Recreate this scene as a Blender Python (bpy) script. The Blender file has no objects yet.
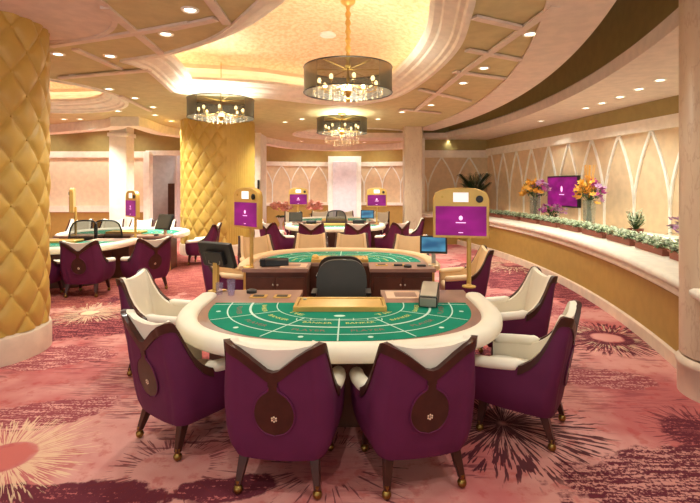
import bpy, bmesh, math, random
from mathutils import Vector, Matrix
PI = math.pi
R = math.radians
sin, cos = math.sin, math.cos
random.seed(7)
C = bpy.context.scene.collection
SC = bpy.context.scene

# ------------------------------------------------------------------ camera, world, exposure
F = 467.0; EYE = 1.9; HZ = 186.0
cam_d = bpy.data.cameras.new('camera'); cam = bpy.data.objects.new('camera', cam_d); C.objects.link(cam)
cam.location = (0, 0, EYE); cam.rotation_euler = (PI/2, 0, 0)
cam_d.sensor_fit = 'HORIZONTAL'; cam_d.sensor_width = 36; cam_d.lens = F/700*36
cam_d.shift_y = -(251.5-HZ)/700
cam_d.clip_start = 0.05; cam_d.clip_end = 100
SC.camera = cam
W = bpy.data.worlds.new('world'); SC.world = W; W.use_nodes = True
W.node_tree.nodes['Background'].inputs[0].default_value = (0.96, 1.0, 1.0, 1)
W.node_tree.nodes['Background'].inputs[1].default_value = 1.05
SC.view_settings.view_transform = 'Standard'; SC.view_settings.look = 'None'
SC.view_settings.gamma = 1; SC.view_settings.use_curve_mapping = False
SC.view_settings.exposure = 0.55
SPOT_W = 80; COVE_E = 5.2; CHAND_W = 70

# ------------------------------------------------------------------ helpers
def lin(c):
    return tuple((v/12.92 if v <= .04045 else ((v+.055)/1.055)**2.4) for v in (x/255 for x in c))
def pz(px, py, z):                     # point of a pixel on a level plane
    d = F*(EYE-z)/(py-HZ); return Vector(((px-350)/F*d, d, z))
def pd(px, py, d):                     # point of a pixel at a depth
    return Vector(((px-350)/F*d, d, EYE-(py-HZ)*d/F))

class MB:
    def __init__(s): s.v = []; s.f = []; s.sm = []
    def add(s, vs, fs, smooth=False):
        o = len(s.v); s.v += [tuple(v) for v in vs]; s.f += [tuple(i+o for i in f) for f in fs]; s.sm += [smooth]*len(fs)
    def box(s, c, d, rz=0, rx=0, ry=0):
        m = Matrix.Translation(c) @ Matrix.Rotation(rz, 4, 'Z') @ Matrix.Rotation(ry, 4, 'Y') @ Matrix.Rotation(rx, 4, 'X')
        vs = [m @ Vector((x*d[0]/2, y*d[1]/2, z*d[2]/2)) for z in (-1, 1) for y in (-1, 1) for x in (-1, 1)]
        s.add(vs, [(0,2,3,1), (4,5,7,6), (0,1,5,4), (2,6,7,3), (0,4,6,2), (1,3,7,5)])
    def frustum(s, a, b, wa, wb):      # square tapered bar
        vs = [Vector(a)+Vector((x*wa/2, y*wa/2, 0)) for y in (-1, 1) for x in (-1, 1)] + [Vector(b)+Vector((x*wb/2, y*wb/2, 0)) for y in (-1, 1) for x in (-1, 1)]
        s.add(vs, [(0,2,3,1), (4,5,7,6), (0,1,5,4), (2,6,7,3), (0,4,6,2), (1,3,7,5)])
    def tube(s, pts, r, n=8, closed=False):
        pts = [Vector(p) for p in pts]; k = len(pts); rs = r if isinstance(r, (list, tuple)) else [r]*k
        vs = []
        up = None
        for i, p in enumerate(pts):
            a = pts[(i-1) % k] if (closed or i) else p; b = pts[(i+1) % k] if (closed or i < k-1) else p
            t = (b-a).normalized()
            if up is None or abs(up.dot(t)) > .98: up = Vector((0,0,1)) if abs(t.z) < .9 else Vector((1,0,0))
            x = t.cross(up).normalized(); y = x.cross(t).normalized(); up = y
            for j in range(n):
                q = 2*PI*j/n; vs.append(p + (x*cos(q) + y*sin(q))*rs[i])
        fs = [(i*n+j, i*n+(j+1) % n, ((i+1) % k)*n+(j+1) % n, ((i+1) % k)*n+j) for i in range(k if closed else k-1) for j in range(n)]
        if not closed: fs += [tuple(range(n))[::-1], tuple((k-1)*n+j for j in range(n))]
        s.add(vs, fs, True)
    def lathe(s, prof, c=(0,0,0), n=24, a0=0, a1=2*PI):   # prof [(r,z)]
        c = Vector(c); k = len(prof); full = abs(a1-a0-2*PI) < 1e-6; m = n if full else n+1
        vs = [c+Vector((r*cos(a0+(a1-a0)*j/n), r*sin(a0+(a1-a0)*j/n), z)) for r, z in prof for j in range(m)]
        fs = [(i*m+j, i*m+(j+1) % m, (i+1)*m+(j+1) % m, (i+1)*m+j) for i in range(k-1) for j in range(n)]
        s.add(vs, fs, True)
        if full:
            if prof[0][0] > 1e-4: s.add([c+Vector((prof[0][0]*cos(2*PI*j/n), prof[0][0]*sin(2*PI*j/n), prof[0][1])) for j in range(n)], [tuple(range(n))[::-1]])
            if prof[-1][0] > 1e-4: s.add([c+Vector((prof[-1][0]*cos(2*PI*j/n), prof[-1][0]*sin(2*PI*j/n), prof[-1][1])) for j in range(n)], [tuple(range(n))])
    def ball(s, c, r, n=10, m=6, sc=(1,1,1)):
        c = Vector(c)
        vs = [c+Vector((0,0,-r*sc[2]))]
        for i in range(1, m):
            t = -PI/2+PI*i/m
            vs += [c+Vector((r*sc[0]*cos(t)*cos(2*PI*j/n), r*sc[1]*cos(t)*sin(2*PI*j/n), r*sc[2]*sin(t))) for j in range(n)]
        vs.append(c+Vector((0,0,r*sc[2]))); L = len(vs)-1
        fs = [(0, 1+(j+1) % n, 1+j) for j in range(n)]
        fs += [(1+i*n+j, 1+i*n+(j+1) % n, 1+(i+1)*n+(j+1) % n, 1+(i+1)*n+j) for i in range(m-2) for j in range(n)]
        fs += [(L, 1+(m-2)*n+j, 1+(m-2)*n+(j+1) % n) for j in range(n)]
        s.add(vs, fs, True)
    def prism(s, poly, z0, z1):
        n = len(poly)
        vs = [(p[0], p[1], z0) for p in poly]+[(p[0], p[1], z1) for p in poly]
        s.add(vs, [tuple(range(n))[::-1], tuple(range(n, 2*n))]+[(i, (i+1) % n, n+(i+1) % n, n+i) for i in range(n)])
    def grid(s, rows, closed_u=False, smooth=True):
        k = len(rows); n = len(rows[0])
        s.add([p for r in rows for p in r], [(i*n+j, i*n+(j+1) % n, (i+1)*n+(j+1) % n, (i+1)*n+j) for i in range(k-1) for j in range(n if closed_u else n-1)], smooth)
    def xf(s, m): s.v = [tuple(m @ Vector(v)) for v in s.v]; return s
    def build(s, name, mat, parent=None, bevel=0, angle=40, seg=2):
        me = bpy.data.meshes.new(name); me.from_pydata(s.v, [], s.f); me.materials.append(mat)
        bm = bmesh.new(); bm.from_mesh(me); bmesh.ops.recalc_face_normals(bm, faces=bm.faces); bm.to_mesh(me); bm.free()
        me.polygons.foreach_set('use_smooth', [True]*len(me.polygons)); me.set_sharp_from_angle(angle=R(angle))
        o = bpy.data.objects.new(name, me); C.objects.link(o)
        if parent: o.parent = parent
        if bevel:
            b = o.modifiers.new('bevel', 'BEVEL'); b.width = bevel; b.segments = seg; b.limit_method = 'ANGLE'; b.angle_limit = R(35)
        return o
def tag(o, label=None, cat=None, group=None, kind=None):
    if label: o['label'] = label
    if cat: o['category'] = cat
    if group: o['group'] = group
    if kind: o['kind'] = kind
    return o
def empty(name, loc=(0,0,0), rz=0):
    o = bpy.data.objects.new(name, None); C.objects.link(o); o.location = loc; o.rotation_euler = (0,0,rz); o.empty_display_size = .1; return o
def children(o): return list(o.children)
def copy_tree(o, parent=None):
    c = o.copy(); C.objects.link(c)
    if parent: c.parent = parent
    for ch in children(o): copy_tree(ch, c)
    return c
def struct(o): o['kind'] = 'structure'; return o
def arc_sweep(prof, cx, cy, a0, a1, n, mb):   # closed profile [(r,z)] swept about a vertical axis
    rows = []
    for i in range(n+1):
        a = a0+(a1-a0)*i/n
        rows.append([(cx+r*cos(a), cy+r*sin(a), z) for r, z in prof])
    mb.grid(rows, closed_u=True)
    mb.add(rows[0], [tuple(range(len(prof)))]); mb.add(rows[-1], [tuple(range(len(prof)))])
def fill2d(loops, z, name, mat):              # flat face with holes
    cu = bpy.data.curves.new(name, 'CURVE'); cu.dimensions = '2D'; cu.fill_mode = 'BOTH'
    for lp in loops:
        sp = cu.splines.new('POLY'); sp.points.add(len(lp)-1); sp.use_cyclic_u = True
        for p, q in zip(sp.points, lp): p.co = (q[0], q[1], 0, 1)
    t = bpy.data.objects.new('tmp', cu); C.objects.link(t)
    bpy.context.view_layer.update()
    me = bpy.data.meshes.new_from_object(t.evaluated_get(bpy.context.evaluated_depsgraph_get()))
    bpy.data.objects.remove(t); bpy.data.curves.remove(cu)
    me.materials.clear(); me.materials.append(mat)
    for v in me.vertices: v.co.z = z
    o = bpy.data.objects.new(name, me); C.objects.link(o); return o
def smooth_loop(pts, n):
    k = len(pts); out = []
    m = max(1, n//k)
    for i in range(k):
        p0, p1, p2, p3 = (Vector(pts[(i+j-1) % k]).to_2d() for j in range(4))
        for j in range(m):
            t = j/m
            out.append(.5*((2*p1)+(p2-p0)*t+(2*p0-5*p1+4*p2-p3)*t*t+(3*p1-p0-3*p2+p3)*t**3))
    return out
def smooth_open(pts, m):
    pts = [Vector(p) for p in pts]; q = [pts[0]*2-pts[1]]+pts+[pts[-1]*2-pts[-2]]; out = []
    for i in range(1, len(q)-2):
        p0, p1, p2, p3 = q[i-1:i+3]
        for j in range(m):
            t = j/m
            out.append(.5*((2*p1)+(p2-p0)*t+(2*p0-5*p1+4*p2-p3)*t*t+(3*p1-p0-3*p2+p3)*t**3))
    out.append(pts[-1]); return out
def interp(keys, x):
    for (a, va), (b, vb) in zip(keys, keys[1:]):
        if x <= b: return va+(vb-va)*max(0, (x-a))/(b-a)
    return keys[-1][1]
def text_mb(txt, size, font_bold=0):
    cu = bpy.data.curves.new('t', 'FONT'); cu.body = txt; cu.size = size; cu.align_x = 'CENTER'; cu.align_y = 'CENTER'; cu.resolution_u = 2
    t = bpy.data.objects.new('t', cu); C.objects.link(t); bpy.context.view_layer.update()
    me = bpy.data.meshes.new_from_object(t.evaluated_get(bpy.context.evaluated_depsgraph_get()))
    vs = [v.co.copy() for v in me.vertices]; fs = [tuple(p.vertices) for p in me.polygons]
    bpy.data.objects.remove(t); bpy.data.curves.remove(cu); bpy.data.meshes.remove(me)
    return vs, fs

# ------------------------------------------------------------------ materials
class G:
    def __init__(s, name):
        s.m = bpy.data.materials.new(name); s.m.use_nodes = True; s.t = s.m.node_tree; s.b = s.t.nodes['Principled BSDF']
    def n(s, kind, **kw):
        x = s.t.nodes.new(kind)
        for k, v in kw.items(): setattr(x, k, v)
        return x
    def put(s, sock, v):
        if isinstance(v, bpy.types.NodeSocket): s.t.links.new(v, sock)
        elif v is not None: sock.default_value = v
    def ma(s, op, a, b=None, c=None, clamp=False):
        x = s.n('ShaderNodeMath', operation=op, use_clamp=clamp)
        for i, v in enumerate((a, b, c)): s.put(x.inputs[i], v)
        return x.outputs[0]
    def ramp(s, v, lo, hi):            # smoothstep lo..hi
        x = s.n('ShaderNodeMapRange', interpolation_type='SMOOTHSTEP'); s.put(x.inputs[0], v); s.put(x.inputs[1], lo); s.put(x.inputs[2], hi); return x.outputs[0]
    def noise(s, vec, scale, detail=2, rough=.5, out=0):
        x = s.n('ShaderNodeTexNoise'); s.put(x.inputs['Vector'], vec); x.inputs['Scale'].default_value = scale; x.inputs['Detail'].default_value = detail; x.inputs['Roughness'].default_value = rough; return x.outputs[out]
    def mix(s, f, a, b):
        x = s.n('ShaderNodeMix', data_type='RGBA'); s.put(x.inputs['Factor'], f)
        for k, v in ((6, a), (7, b)):
            s.put(x.inputs[k], v if isinstance(v, bpy.types.NodeSocket) else (*v, 1))
        return x.outputs[2]
    def mapping(s, vec, loc=(0,0,0), rot=(0,0,0), sc=(1,1,1)):
        x = s.n('ShaderNodeMapping'); s.put(x.inputs[0], vec); x.inputs[1].default_value = loc; x.inputs[2].default_value = rot; x.inputs[3].default_value = sc; return x.outputs[0]
    def comb(s, x, y, z=0.0):
        c = s.n('ShaderNodeCombineXYZ')
        for i, v in enumerate((x, y, z)): s.put(c.inputs[i], v)
        return c.outputs[0]
    def pos(s): return s.n('ShaderNodeNewGeometry').outputs['Position']
    def obj(s): return s.n('ShaderNodeTexCoord').outputs['Object']
    def bump(s, h, strength=.2, dist=.01):
        x = s.n('ShaderNodeBump'); x.inputs['Strength'].default_value = strength; x.inputs['Distance'].default_value = dist; s.put(x.inputs['Height'], h); s.t.links.new(x.outputs[0], s.b.inputs['Normal'])
def mat(name, rgb, rough=.6, metal=0, var=.06, scale=6, bump=0, bscale=60, spec=.5, coat=0, emit=0):
    g = G(name); c = lin(rgb)
    nz = g.noise(g.obj(), scale, 3)
    k = g.ramp(nz, .3, .7)
    a = tuple(v*(1-var) for v in c); b = tuple(min(1, v*(1+var)) for v in c)
    g.put(g.b.inputs['Base Color'], g.mix(k, a, b))
    g.b.inputs['Roughness'].default_value = rough; g.b.inputs['Metallic'].default_value = metal
    g.b.inputs['Specular IOR Level'].default_value = spec; g.b.inputs['Coat Weight'].default_value = coat
    if bump: g.bump(g.noise(g.obj(), bscale, 3), bump, .005)
    if emit:
        g.b.inputs['Emission Color'].default_value = (*c, 1); g.b.inputs['Emission Strength'].default_value = emit
    return g.m
M = {}
M['ceil'] = mat('ceiling_tan', (206,190,140), .8)
M['pink'] = mat('ceiling_pink_plaster', (230,210,192), .8)
M['cream'] = mat('cream_plaster', (244,232,214), .7)
M['panel'] = mat('wall_panel_fabric', (246,228,196), .8, bump=.1)
M['archpanel'] = mat('arch_wall_fabric', (226,198,160), .8, bump=.1)
M['white'] = mat('white_paint', (248,242,230), .5)
M['lilac'] = mat('pale_lilac_wall', (232,222,226), .7)
M['goldwall'] = mat('gold_wall_covering', (172,136,68), .55, var=.05, bump=.1)
M['olive'] = mat('olive_gold_frieze', (164,142,84), .6)
M['goldfab'] = mat('gold_satin_upholstery', (200,160,76), .42, var=.04, bump=.05, bscale=200)
M['dome'] = None
M['skirt'] = mat('skirting_stone', (226,200,176), .4, var=.08, scale=5)
M['purple'] = mat('purple_velvet', (94,28,66), .65, var=.05, bump=.08, bscale=300, spec=.3)
M['leather'] = mat('cream_leather', (240,228,208), .5, var=.02, bump=.05, bscale=120)
M['tan'] = mat('tan_leather', (226,190,160), .55, var=.03)
M['wood'] = mat('dark_walnut', (66,32,24), .35, var=.2, scale=9, coat=.1, spec=.3)
M['woodfront'] = mat('walnut_panel', (92,54,38), .4, var=.15, scale=7)
M['deck'] = mat('taupe_veneer', (158,120,104), .35, var=.08, scale=6, coat=.2)
M['brass'] = mat('brass', (200,160,80), .28, metal=1)
M['agedbrass'] = mat('aged_brass', (150,122,66), .35, metal=1)
M['goldmetal'] = mat('gold_lacquer', (214,172,92), .35, metal=.35)
M['rail'] = mat('rail_leather', (244,232,210), .45, var=.02)
M['felt'] = mat('green_felt', (26,132,104), .9, var=.05, bump=.1, bscale=400, spec=.1)
M['line'] = mat('white_print', (196,226,208), .9)
M['yellow'] = mat('yellow_print', (222,214,110), .9)
M['redp'] = mat('red_print', (146,92,84), .9)
M['black'] = mat('black_plastic', (26,25,26), .4)
M['darkgrey'] = mat('charcoal_leather', (58,56,50), .5, var=.05, bump=.08, bscale=150)
M['grey'] = mat('grey_metal', (150,142,130), .35, metal=.4)
M['silver'] = mat('brushed_silver', (206,196,176), .4, metal=.5)
M['screenoff'] = mat('screen_glass', (70,66,58), .2)
M['paper'] = mat('white_card', (250,250,250), .5, emit=.35)
M['leaf'] = mat('green_leaf', (66,104,52), .5, var=.3, scale=20)
M['paleleaf'] = mat('variegated_leaf', (214,226,192), .6, var=.3, scale=25)
M['darkleaf'] = mat('dark_palm_leaf', (36,74,36), .45, var=.3, scale=15)
M['terra'] = mat('terracotta_planter', (150,84,66), .7)
M['coral'] = mat('coral_petal', (252,184,166), .7, var=.15, scale=30)
M['orange'] = mat('orange_petal', (240,176,66), .6, var=.12, scale=30)
M['magenta'] = mat('magenta_petal', (196,84,164), .6, var=.15, scale=30)
M['violet'] = mat('lilac_petal', (200,150,190), .6, var=.15, scale=30)
M['bulb'] = mat('lamp_glow', (255,226,170), .5, emit=7)
M['lampdisc'] = mat('downlight_glow', (255,240,210), .5, emit=6)
def led(name, rgb, e):
    g = G(name); g.b.inputs['Base Color'].default_value = (*lin(rgb), 1); g.b.inputs['Emission Color'].default_value = (*lin(rgb), 1); g.b.inputs['Emission Strength'].default_value = e; return g.m
M['cove'] = led('cove_led', (255,240,220), COVE_E)
M['wash'] = led('planter_led', (255,240,215), 2.2)
def dome_mat():
    g = G('gold_leaf_dome'); p = g.obj()
    v = g.n('ShaderNodeTexVoronoi'); g.put(v.inputs['Vector'], p); v.inputs['Scale'].default_value = 9
    n = g.noise(p, 14, 4, .6)
    g.put(g.b.inputs['Base Color'], g.mix(g.ramp(n, .35, .65), lin((234,192,138)), lin((250,220,176))))
    g.b.inputs['Roughness'].default_value = .45
    g.bump(g.ma('ADD', v.outputs[0], n), .5, .02); return g.m
M['dome'] = dome_mat()
def glass(name, rgb, trans=.8, rough=.05, tint=None):
    g = G(name); t = g.n('ShaderNodeBsdfTransparent'); t.inputs[0].default_value = (*lin(tint or rgb), 1)
    mx = g.n('ShaderNodeMixShader'); mx.inputs[0].default_value = trans
    g.b.inputs['Base Color'].default_value = (*lin(rgb), 1); g.b.inputs['Roughness'].default_value = rough
    g.t.links.new(g.b.outputs[0], mx.inputs[1]); g.t.links.new(t.outputs[0], mx.inputs[2])
    g.t.links.new(mx.outputs[0], g.t.nodes['Material Output'].inputs[0]); return g.m
M['glass'] = glass('clear_glass', (240,242,238), .85)
M['violetglass'] = glass('violet_tinted_glass', (244,240,250), .9)
M['crystal'] = glass('crystal', (250,240,220), .78)
M['shade'] = glass('sheer_smoke_organza', (72,68,60), .36, .4, (205,200,185))
M['mesh'] = glass('black_mesh_fabric', (40,42,38), .45, .6, (200,200,195))
def screen(name, rgb, rgb2, e=.9):
    g = G(name); p = g.obj(); n = g.noise(g.mapping(p, sc=(1.5,1.5,3)), 1.6, 2)
    c = g.mix(g.ramp(n, .3, .7), lin(rgb), lin(rgb2))
    g.b.inputs['Base Color'].default_value = (.01,.01,.01,1); g.put(g.b.inputs['Emission Color'], c); g.b.inputs['Emission Strength'].default_value = e; g.b.inputs['Roughness'].default_value = .4; g.b.inputs['Specular IOR Level'].default_value = .15
    return g.m
M['magscreen'] = screen('magenta_screen', (138,18,108), (186,30,146), .55)
M['bluescreen'] = screen('blue_screen', (40,90,130), (110,190,220), .6)
M['mark'] = led('screen_mark', (255,190,235), .7)
def marble():
    g = G('beige_marble'); p = g.obj()
    n = g.noise(g.mapping(p, sc=(2,2,.7), rot=(.3,.2,0)), 2.2, 6, .6)
    v = g.noise(g.mapping(p, sc=(3,3,1)), 3, 4)
    k = g.ramp(g.ma('ABSOLUTE', g.ma('SUBTRACT', v, .5)), 0, .03)
    c = g.mix(g.ramp(n, .3, .7), lin((212,184,156)), lin((222,196,168)))
    g.put(g.b.inputs['Base Color'], g.mix(k, lin((206,174,146)), c)); g.b.inputs['Roughness'].default_value = .3; return g.m
M['marble'] = marble()

def carpet():
    g = G('patterned_carpet'); P = g.pos()
    sx = g.n('ShaderNodeSeparateXYZ'); g.put(sx.inputs[0], P); X, Y = sx.outputs[0], sx.outputs[1]
    big = g.noise(P, .9, 4, .55); fine = g.noise(P, 7, 4, .65); vfine = g.noise(P, 40, 3, .7)
    warp = g.noise(P, 2.2, 3, .6)
    st = g.noise(g.mapping(P, rot=(0,0,R(28)), sc=(2.5,22,1)), 1.3, 3, .6)       # streaks
    st2 = g.noise(g.mapping(P, rot=(0,0,R(-35)), sc=(3,18,1)), 1.2, 3, .6)
    sal = lin((190,104,102)); pea = lin((214,150,140)); mar = lin((104,44,54)); red = lin((178,66,62)); crm = lin((236,206,170)); mau = lin((150,72,78))
    c = g.mix(g.ramp(big, .4, .6), sal, pea)
    c = g.mix(g.ma('MULTIPLY', g.ramp(fine, .52, .66), .45), c, red)
    # soft streaky patches
    pm = g.ma('MULTIPLY', g.ramp(g.noise(P, .55, 3, .6), .52, .62), g.ramp(st, .5, .56))
    c = g.mix(g.ma('MULTIPLY', pm, .75), c, mau)
    pm = g.ma('MULTIPLY', g.ramp(g.noise(g.mapping(P, loc=(7,3,0)), .6, 3, .6), .55, .63), g.ramp(st2, .54, .58))
    c = g.mix(g.ma('MULTIPLY', pm, .8), c, mar)
    def blob(x, y, rx, ry, rot=0, hole=.52, col=mar, sp=None, st=st, kk=1.0):
        nonlocal c
        m = g.mapping(P, loc=(-x, -y, 0))
        m = g.mapping(m, rot=(0,0,-rot)); m = g.mapping(m, sc=(1/rx, 1/ry, 0))
        ln = g.n('ShaderNodeVectorMath', operation='LENGTH'); g.put(ln.inputs[0], m)
        d = g.ma('ADD', ln.outputs['Value'], g.ma('MULTIPLY', g.ma('SUBTRACT', warp, .5), 1.5))
        d = g.ma('ADD', d, g.ma('MULTIPLY', g.ma('SUBTRACT', fine, .5), .8))
        msk = g.ramp(d, 1.06, .9)
        sp_ = g.ramp(g.ma('ADD', g.ma('MULTIPLY', st, .5), g.ma('MULTIPLY', vfine, .5)), hole, hole+.05)
        inner = g.mix(sp_, col, sp or sal)
        c = g.mix(g.ma('MULTIPLY', msk, kk), c, inner)
    def burst(x, y, r0, r1, ray, core=None, th=.5, k=7, dens=1.0):
        nonlocal c
        dx = g.ma('SUBTRACT', X, x); dy = g.ma('SUBTRACT', Y, y)
        r = g.ma('SQRT', g.ma('ADD', g.ma('MULTIPLY', dx, dx), g.ma('MULTIPLY', dy, dy)))
        rr = g.ma('MAXIMUM', r, .01)
        v = g.comb(g.ma('MULTIPLY', g.ma('DIVIDE', dx, rr), k), g.ma('MULTIPLY', g.ma('DIVIDE', dy, rr), k), g.ma('MULTIPLY', r, 3.0))
        n = g.noise(v, 1.6, 2, .5)
        t = g.ma('SUBTRACT', r, r0)
        fall = g.ma('DIVIDE', t, r1-r0)
        thr = g.ma('ADD', th-.1, g.ma('MULTIPLY', fall, .22))
        msk = g.ma('MULTIPLY', g.ramp(g.ma('SUBTRACT', n, thr), 0, .03), g.ma('MULTIPLY', g.ramp(fall, -.03, .03), g.ramp(fall, 1.05, .8)))
        c = g.mix(g.ma('MULTIPLY', msk, dens), c, ray)
        if core: c = g.mix(g.ramp(g.ma('ADD', r, g.ma('MULTIPLY', g.ma('SUBTRACT', fine, .5), .15)), r0, r0-.05), c, core)
    blob(-1.75, 2.87, .8, .14, 0, .56)
    blob(-.82, 2.93, .34, .13, .15, .56)
    blob(2.2, 3.06, .95, .34, .25, .49, sp=lin((206,140,130)))
    blob(2.75, 3.6, .35, .25, .3, .5)
    blob(-3.6, 6.5, 1.0, .75, .5, .5, st=st2)
    blob(-3.3, 5.2, .6, .4, .3, .5, col=mau, sp=pea, st=st2)
    blob(-4.3, 7.9, 1.2, .6, 0, .53)
    blob(3.5, 9.6, 1.0, 2.2, .2, .5, st=st2)
    blob(2.9, 7.6, .5, .8, .3, .52, col=mau, sp=pea)
    blob(-2.6, 3.9, .6, .25, .3, .5, col=mau, sp=pea)
    blob(-5, 11.5, 4.5, 4.5, 0, .5, col=lin((150,72,70)), sp=lin((200,118,104)))
    blob(1.6, 4.9, .5, .6, .4, .5)
    blob(2.5, 4.6, .55, .25, -.2, .5, col=mau, sp=pea)
    burst(3.22, 5.85, .19, .72, mar, pea, .44, 15)
    burst(3.22, 5.85, .30, .85, crm, None, .62, 16, .6)
    burst(-2.42, 3.27, .20, .66, lin((228,192,156)), lin((196,104,96)), .50, 24, .75)
    burst(1.22, 3.74, .03, .85, lin((70,24,36)), None, .48, 14, .9)
    burst(-.15, 3.2, .25, .7, lin((94,40,50)), None, .62, 14, .8)
    burst(-1.2, 3.15, .25, .6, lin((110,44,50)), None, .60, 14, .8)
    burst(-3.9, 7.0, .15, .7, crm, crm, .5, 16, .6)
    burst(2.75, 3.6, .05, .5, mar, mar, .5, 12, .8)
    burst(3.9, 11.2, .3, 1.4, crm, None, .55, 12, .5)
    g.put(g.b.inputs['Base Color'], c); g.b.inputs['Roughness'].default_value = .95; g.b.inputs['Specular IOR Level'].default_value = .1
    g.bump(vfine, .3, .01); return g.m
M['carpet'] = carpet()

# ------------------------------------------------------------------ floor, ceiling, coves
mb = MB(); mb.box((-3, 10, -.06), (24, 30, .12)); struct(mb.build('floor', M['carpet']))
CX, CY = -15.85, 10.2
def carc(r, y): return CX+math.sqrt(r*r-(y-CY)**2)
H = 3.75
out = [(carc(19.3, y), y) for y in [-3+i*.6 for i in range(31)]]           # right edge, parallel to the counter
back = smooth_open([(2.45,15.6), (2.6,18.2), (2.35,20.3), (.7,21.1), (-1.0,21.3), (-2.4,20.4), (-2.97,19.5), (-3.5,17.9)], 5)
left = [(-4.6,16.4)] + smooth_open([(-5.56,15.7), (-6.05,14.5), (-6.0,12.9)], 5) + smooth_open([(-5.99,12.6), (-6.5,13.2), (-7.66,13.8), (-9.5,14.6), (-13,15)], 5)
outline = [Vector((p[0], p[1])) for p in list(out)+list(back)+list(left)]+[Vector((-13,-3))]
V_ = lambda x, y: Vector((x, y))
main_cove = [V_(-3.37,6.85), V_(-3.27,7.1), V_(-3.24,7.5), V_(-3.45,8.9), V_(-3.43,9.1), V_(-3.2,9.3), V_(-1.94,9.6), V_(-.99,10.24), V_(0,10.6), V_(.55,10.2), V_(1.02,9.45), V_(1.34,7.9), V_(1.45,6.25), V_(1.30,4.97), V_(1.18,4.4), V_(.85,3.6), V_(.35,3.15), V_(-.15,3.4), V_(-.88,4.57), V_(-1.65,5.7), V_(-2.5,6.4), V_(-3.15,6.72), V_(-3.3,6.78)]
def circ(cx, cy, rx, ry, n=40, rot=0): return [Vector((cx+rx*cos(t)*cos(rot)-ry*sin(t)*sin(rot), cy+rx*cos(t)*sin(rot)+ry*sin(t)*cos(rot))) for t in [2*PI*i/n for i in range(n)]]
coves = [smooth_loop(main_cove, 230), circ(-7.0, 9.4, 2.3, 2.3, 72), circ(.15, 16.7, 2.2, 1.9, 72)]
def ccw(l):
    a = sum(l[i].x*l[(i+1) % len(l)].y-l[(i+1) % len(l)].x*l[i].y for i in range(len(l)))
    return l if a > 0 else l[::-1]
coves = [ccw(c) for c in coves]
def inset(l, o):                        # move a closed outline inwards, relaxing it so corners do not fold
    n = max(1, int(o/.03)); l = [v.copy() for v in l]; k = len(l)
    for _ in range(n if o > 0 else 0):
        m = []
        for i in range(k):
            t = (l[(i+1) % k]-l[(i-1) % k]).normalized(); m.append(l[i]-Vector((t.y, -t.x))*o/n)
        l = [m[i]*.5+(m[(i-1) % k]+m[(i+1) % k])*.25 for i in range(k)]
    return l
def fascia(l, z0, z1, mb, closed=False):
    rows = [[(p[0], p[1], z) for p in l] for z in (z0, z1)]
    mb.grid(rows, closed_u=closed)
struct(fill2d([outline]+[inset(c, 0) for c in coves]+[circ(-3.85, 4.6, 1.35, 1.35, 64)], H, 'ceiling', M['ceil']))
mb = MB(); mb.box((-3, 10, 5.35), (26, 32, .1)); struct(mb.build('light_block_cap', M['ceil']))  # unseen cover added to keep world light out of the recesses
for k, c in enumerate(coves):
    mb = MB()
    rows = [[(p.x, p.y, z) for p in inset(c, o)] for o, z in [(0,3.78),(0,3.715),(.07,3.715),(.09,3.755),(.14,3.765),(.16,3.80),(.29,3.84),(.31,3.875),(.39,3.885),(.42,3.92),(.44,3.93),(.44,3.99),(.41,3.99),(.41,3.94)]]
    rows[0] = [(p.x+(p.x-c[i].x), p.y, 3.78) for i, p in enumerate(c)]
    mb.grid(rows, closed_u=True, smooth=True)
    struct(mb.build('trim_%d' % (k+1), M['cream'], angle=28))
    mb = MB()
    rows = [[(p.x, p.y, z) for p in inset(c, o)] for o, z in [(.41,3.94),(.08,3.94),(.06,4.15),(.10,4.22),(.15,4.22),(.13,4.30)]]
    mb.grid(rows, closed_u=True)
    struct(mb.build('trim_%d' % (k+11), M['panel'], angle=28))
    o = inset(c, .12); cen = sum(c, Vector((0,0)))/len(c)
    mb = MB(); rows = []
    for i in range(9):
        q = 1-i/9.0; rows.append([(cen.x+(p.x-cen.x)*q, cen.y+(p.y-cen.y)*q, 4.30+.45*(1-q*q)) for p in o])
    mb.grid(rows, closed_u=True); n = len(o)
    mb.add([rows[-1][j] for j in range(n)]+[(cen.x, cen.y, 4.75)], [(j, (j+1) % n, n) for j in range(n)], True)
    struct(mb.build('ceiling_dome', M['dome']))
    mb = MB(); mb.grid([[(p.x, p.y, 3.955) for p in inset(c, q)] for q in (.27, .21)], closed_u=True)
    struct(mb.build('trim_%d' % (k+21), M['cove']))
# edge bands of the ceiling
mb = MB(); arc_sweep([(18.65,3.745),(18.65,3.72),(19.3,3.72),(19.3,3.95),(19.26,3.95),(19.26,3.745)], CX, CY, math.asin((-3-CY)/19.3), math.asin((15.4-CY)/19.3), 60, mb)
struct(mb.build('trim_31', M['pink']))
mb = MB(); lp = [Vector((p[0], p[1], 0)) for p in list(back)+list(left)]
fascia(lp, 3.50, 4.0, mb); inn = []
for i, p in enumerate(lp):
    a = lp[max(0, i-1)]; b = lp[min(len(lp)-1, i+1)]; t = (b-a).normalized(); inn.append(p+Vector((-t.y, t.x, 0))*.4)
mb.grid([[(p.x, p.y, 3.50) for p in lp], [(p.x, p.y, 3.50) for p in inn]]); mb.grid([[(p.x, p.y, 3.50) for p in inn], [(p.x, p.y, 3.76) for p in inn]])
struct(mb.build('trim_32', M['cream']))
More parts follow.
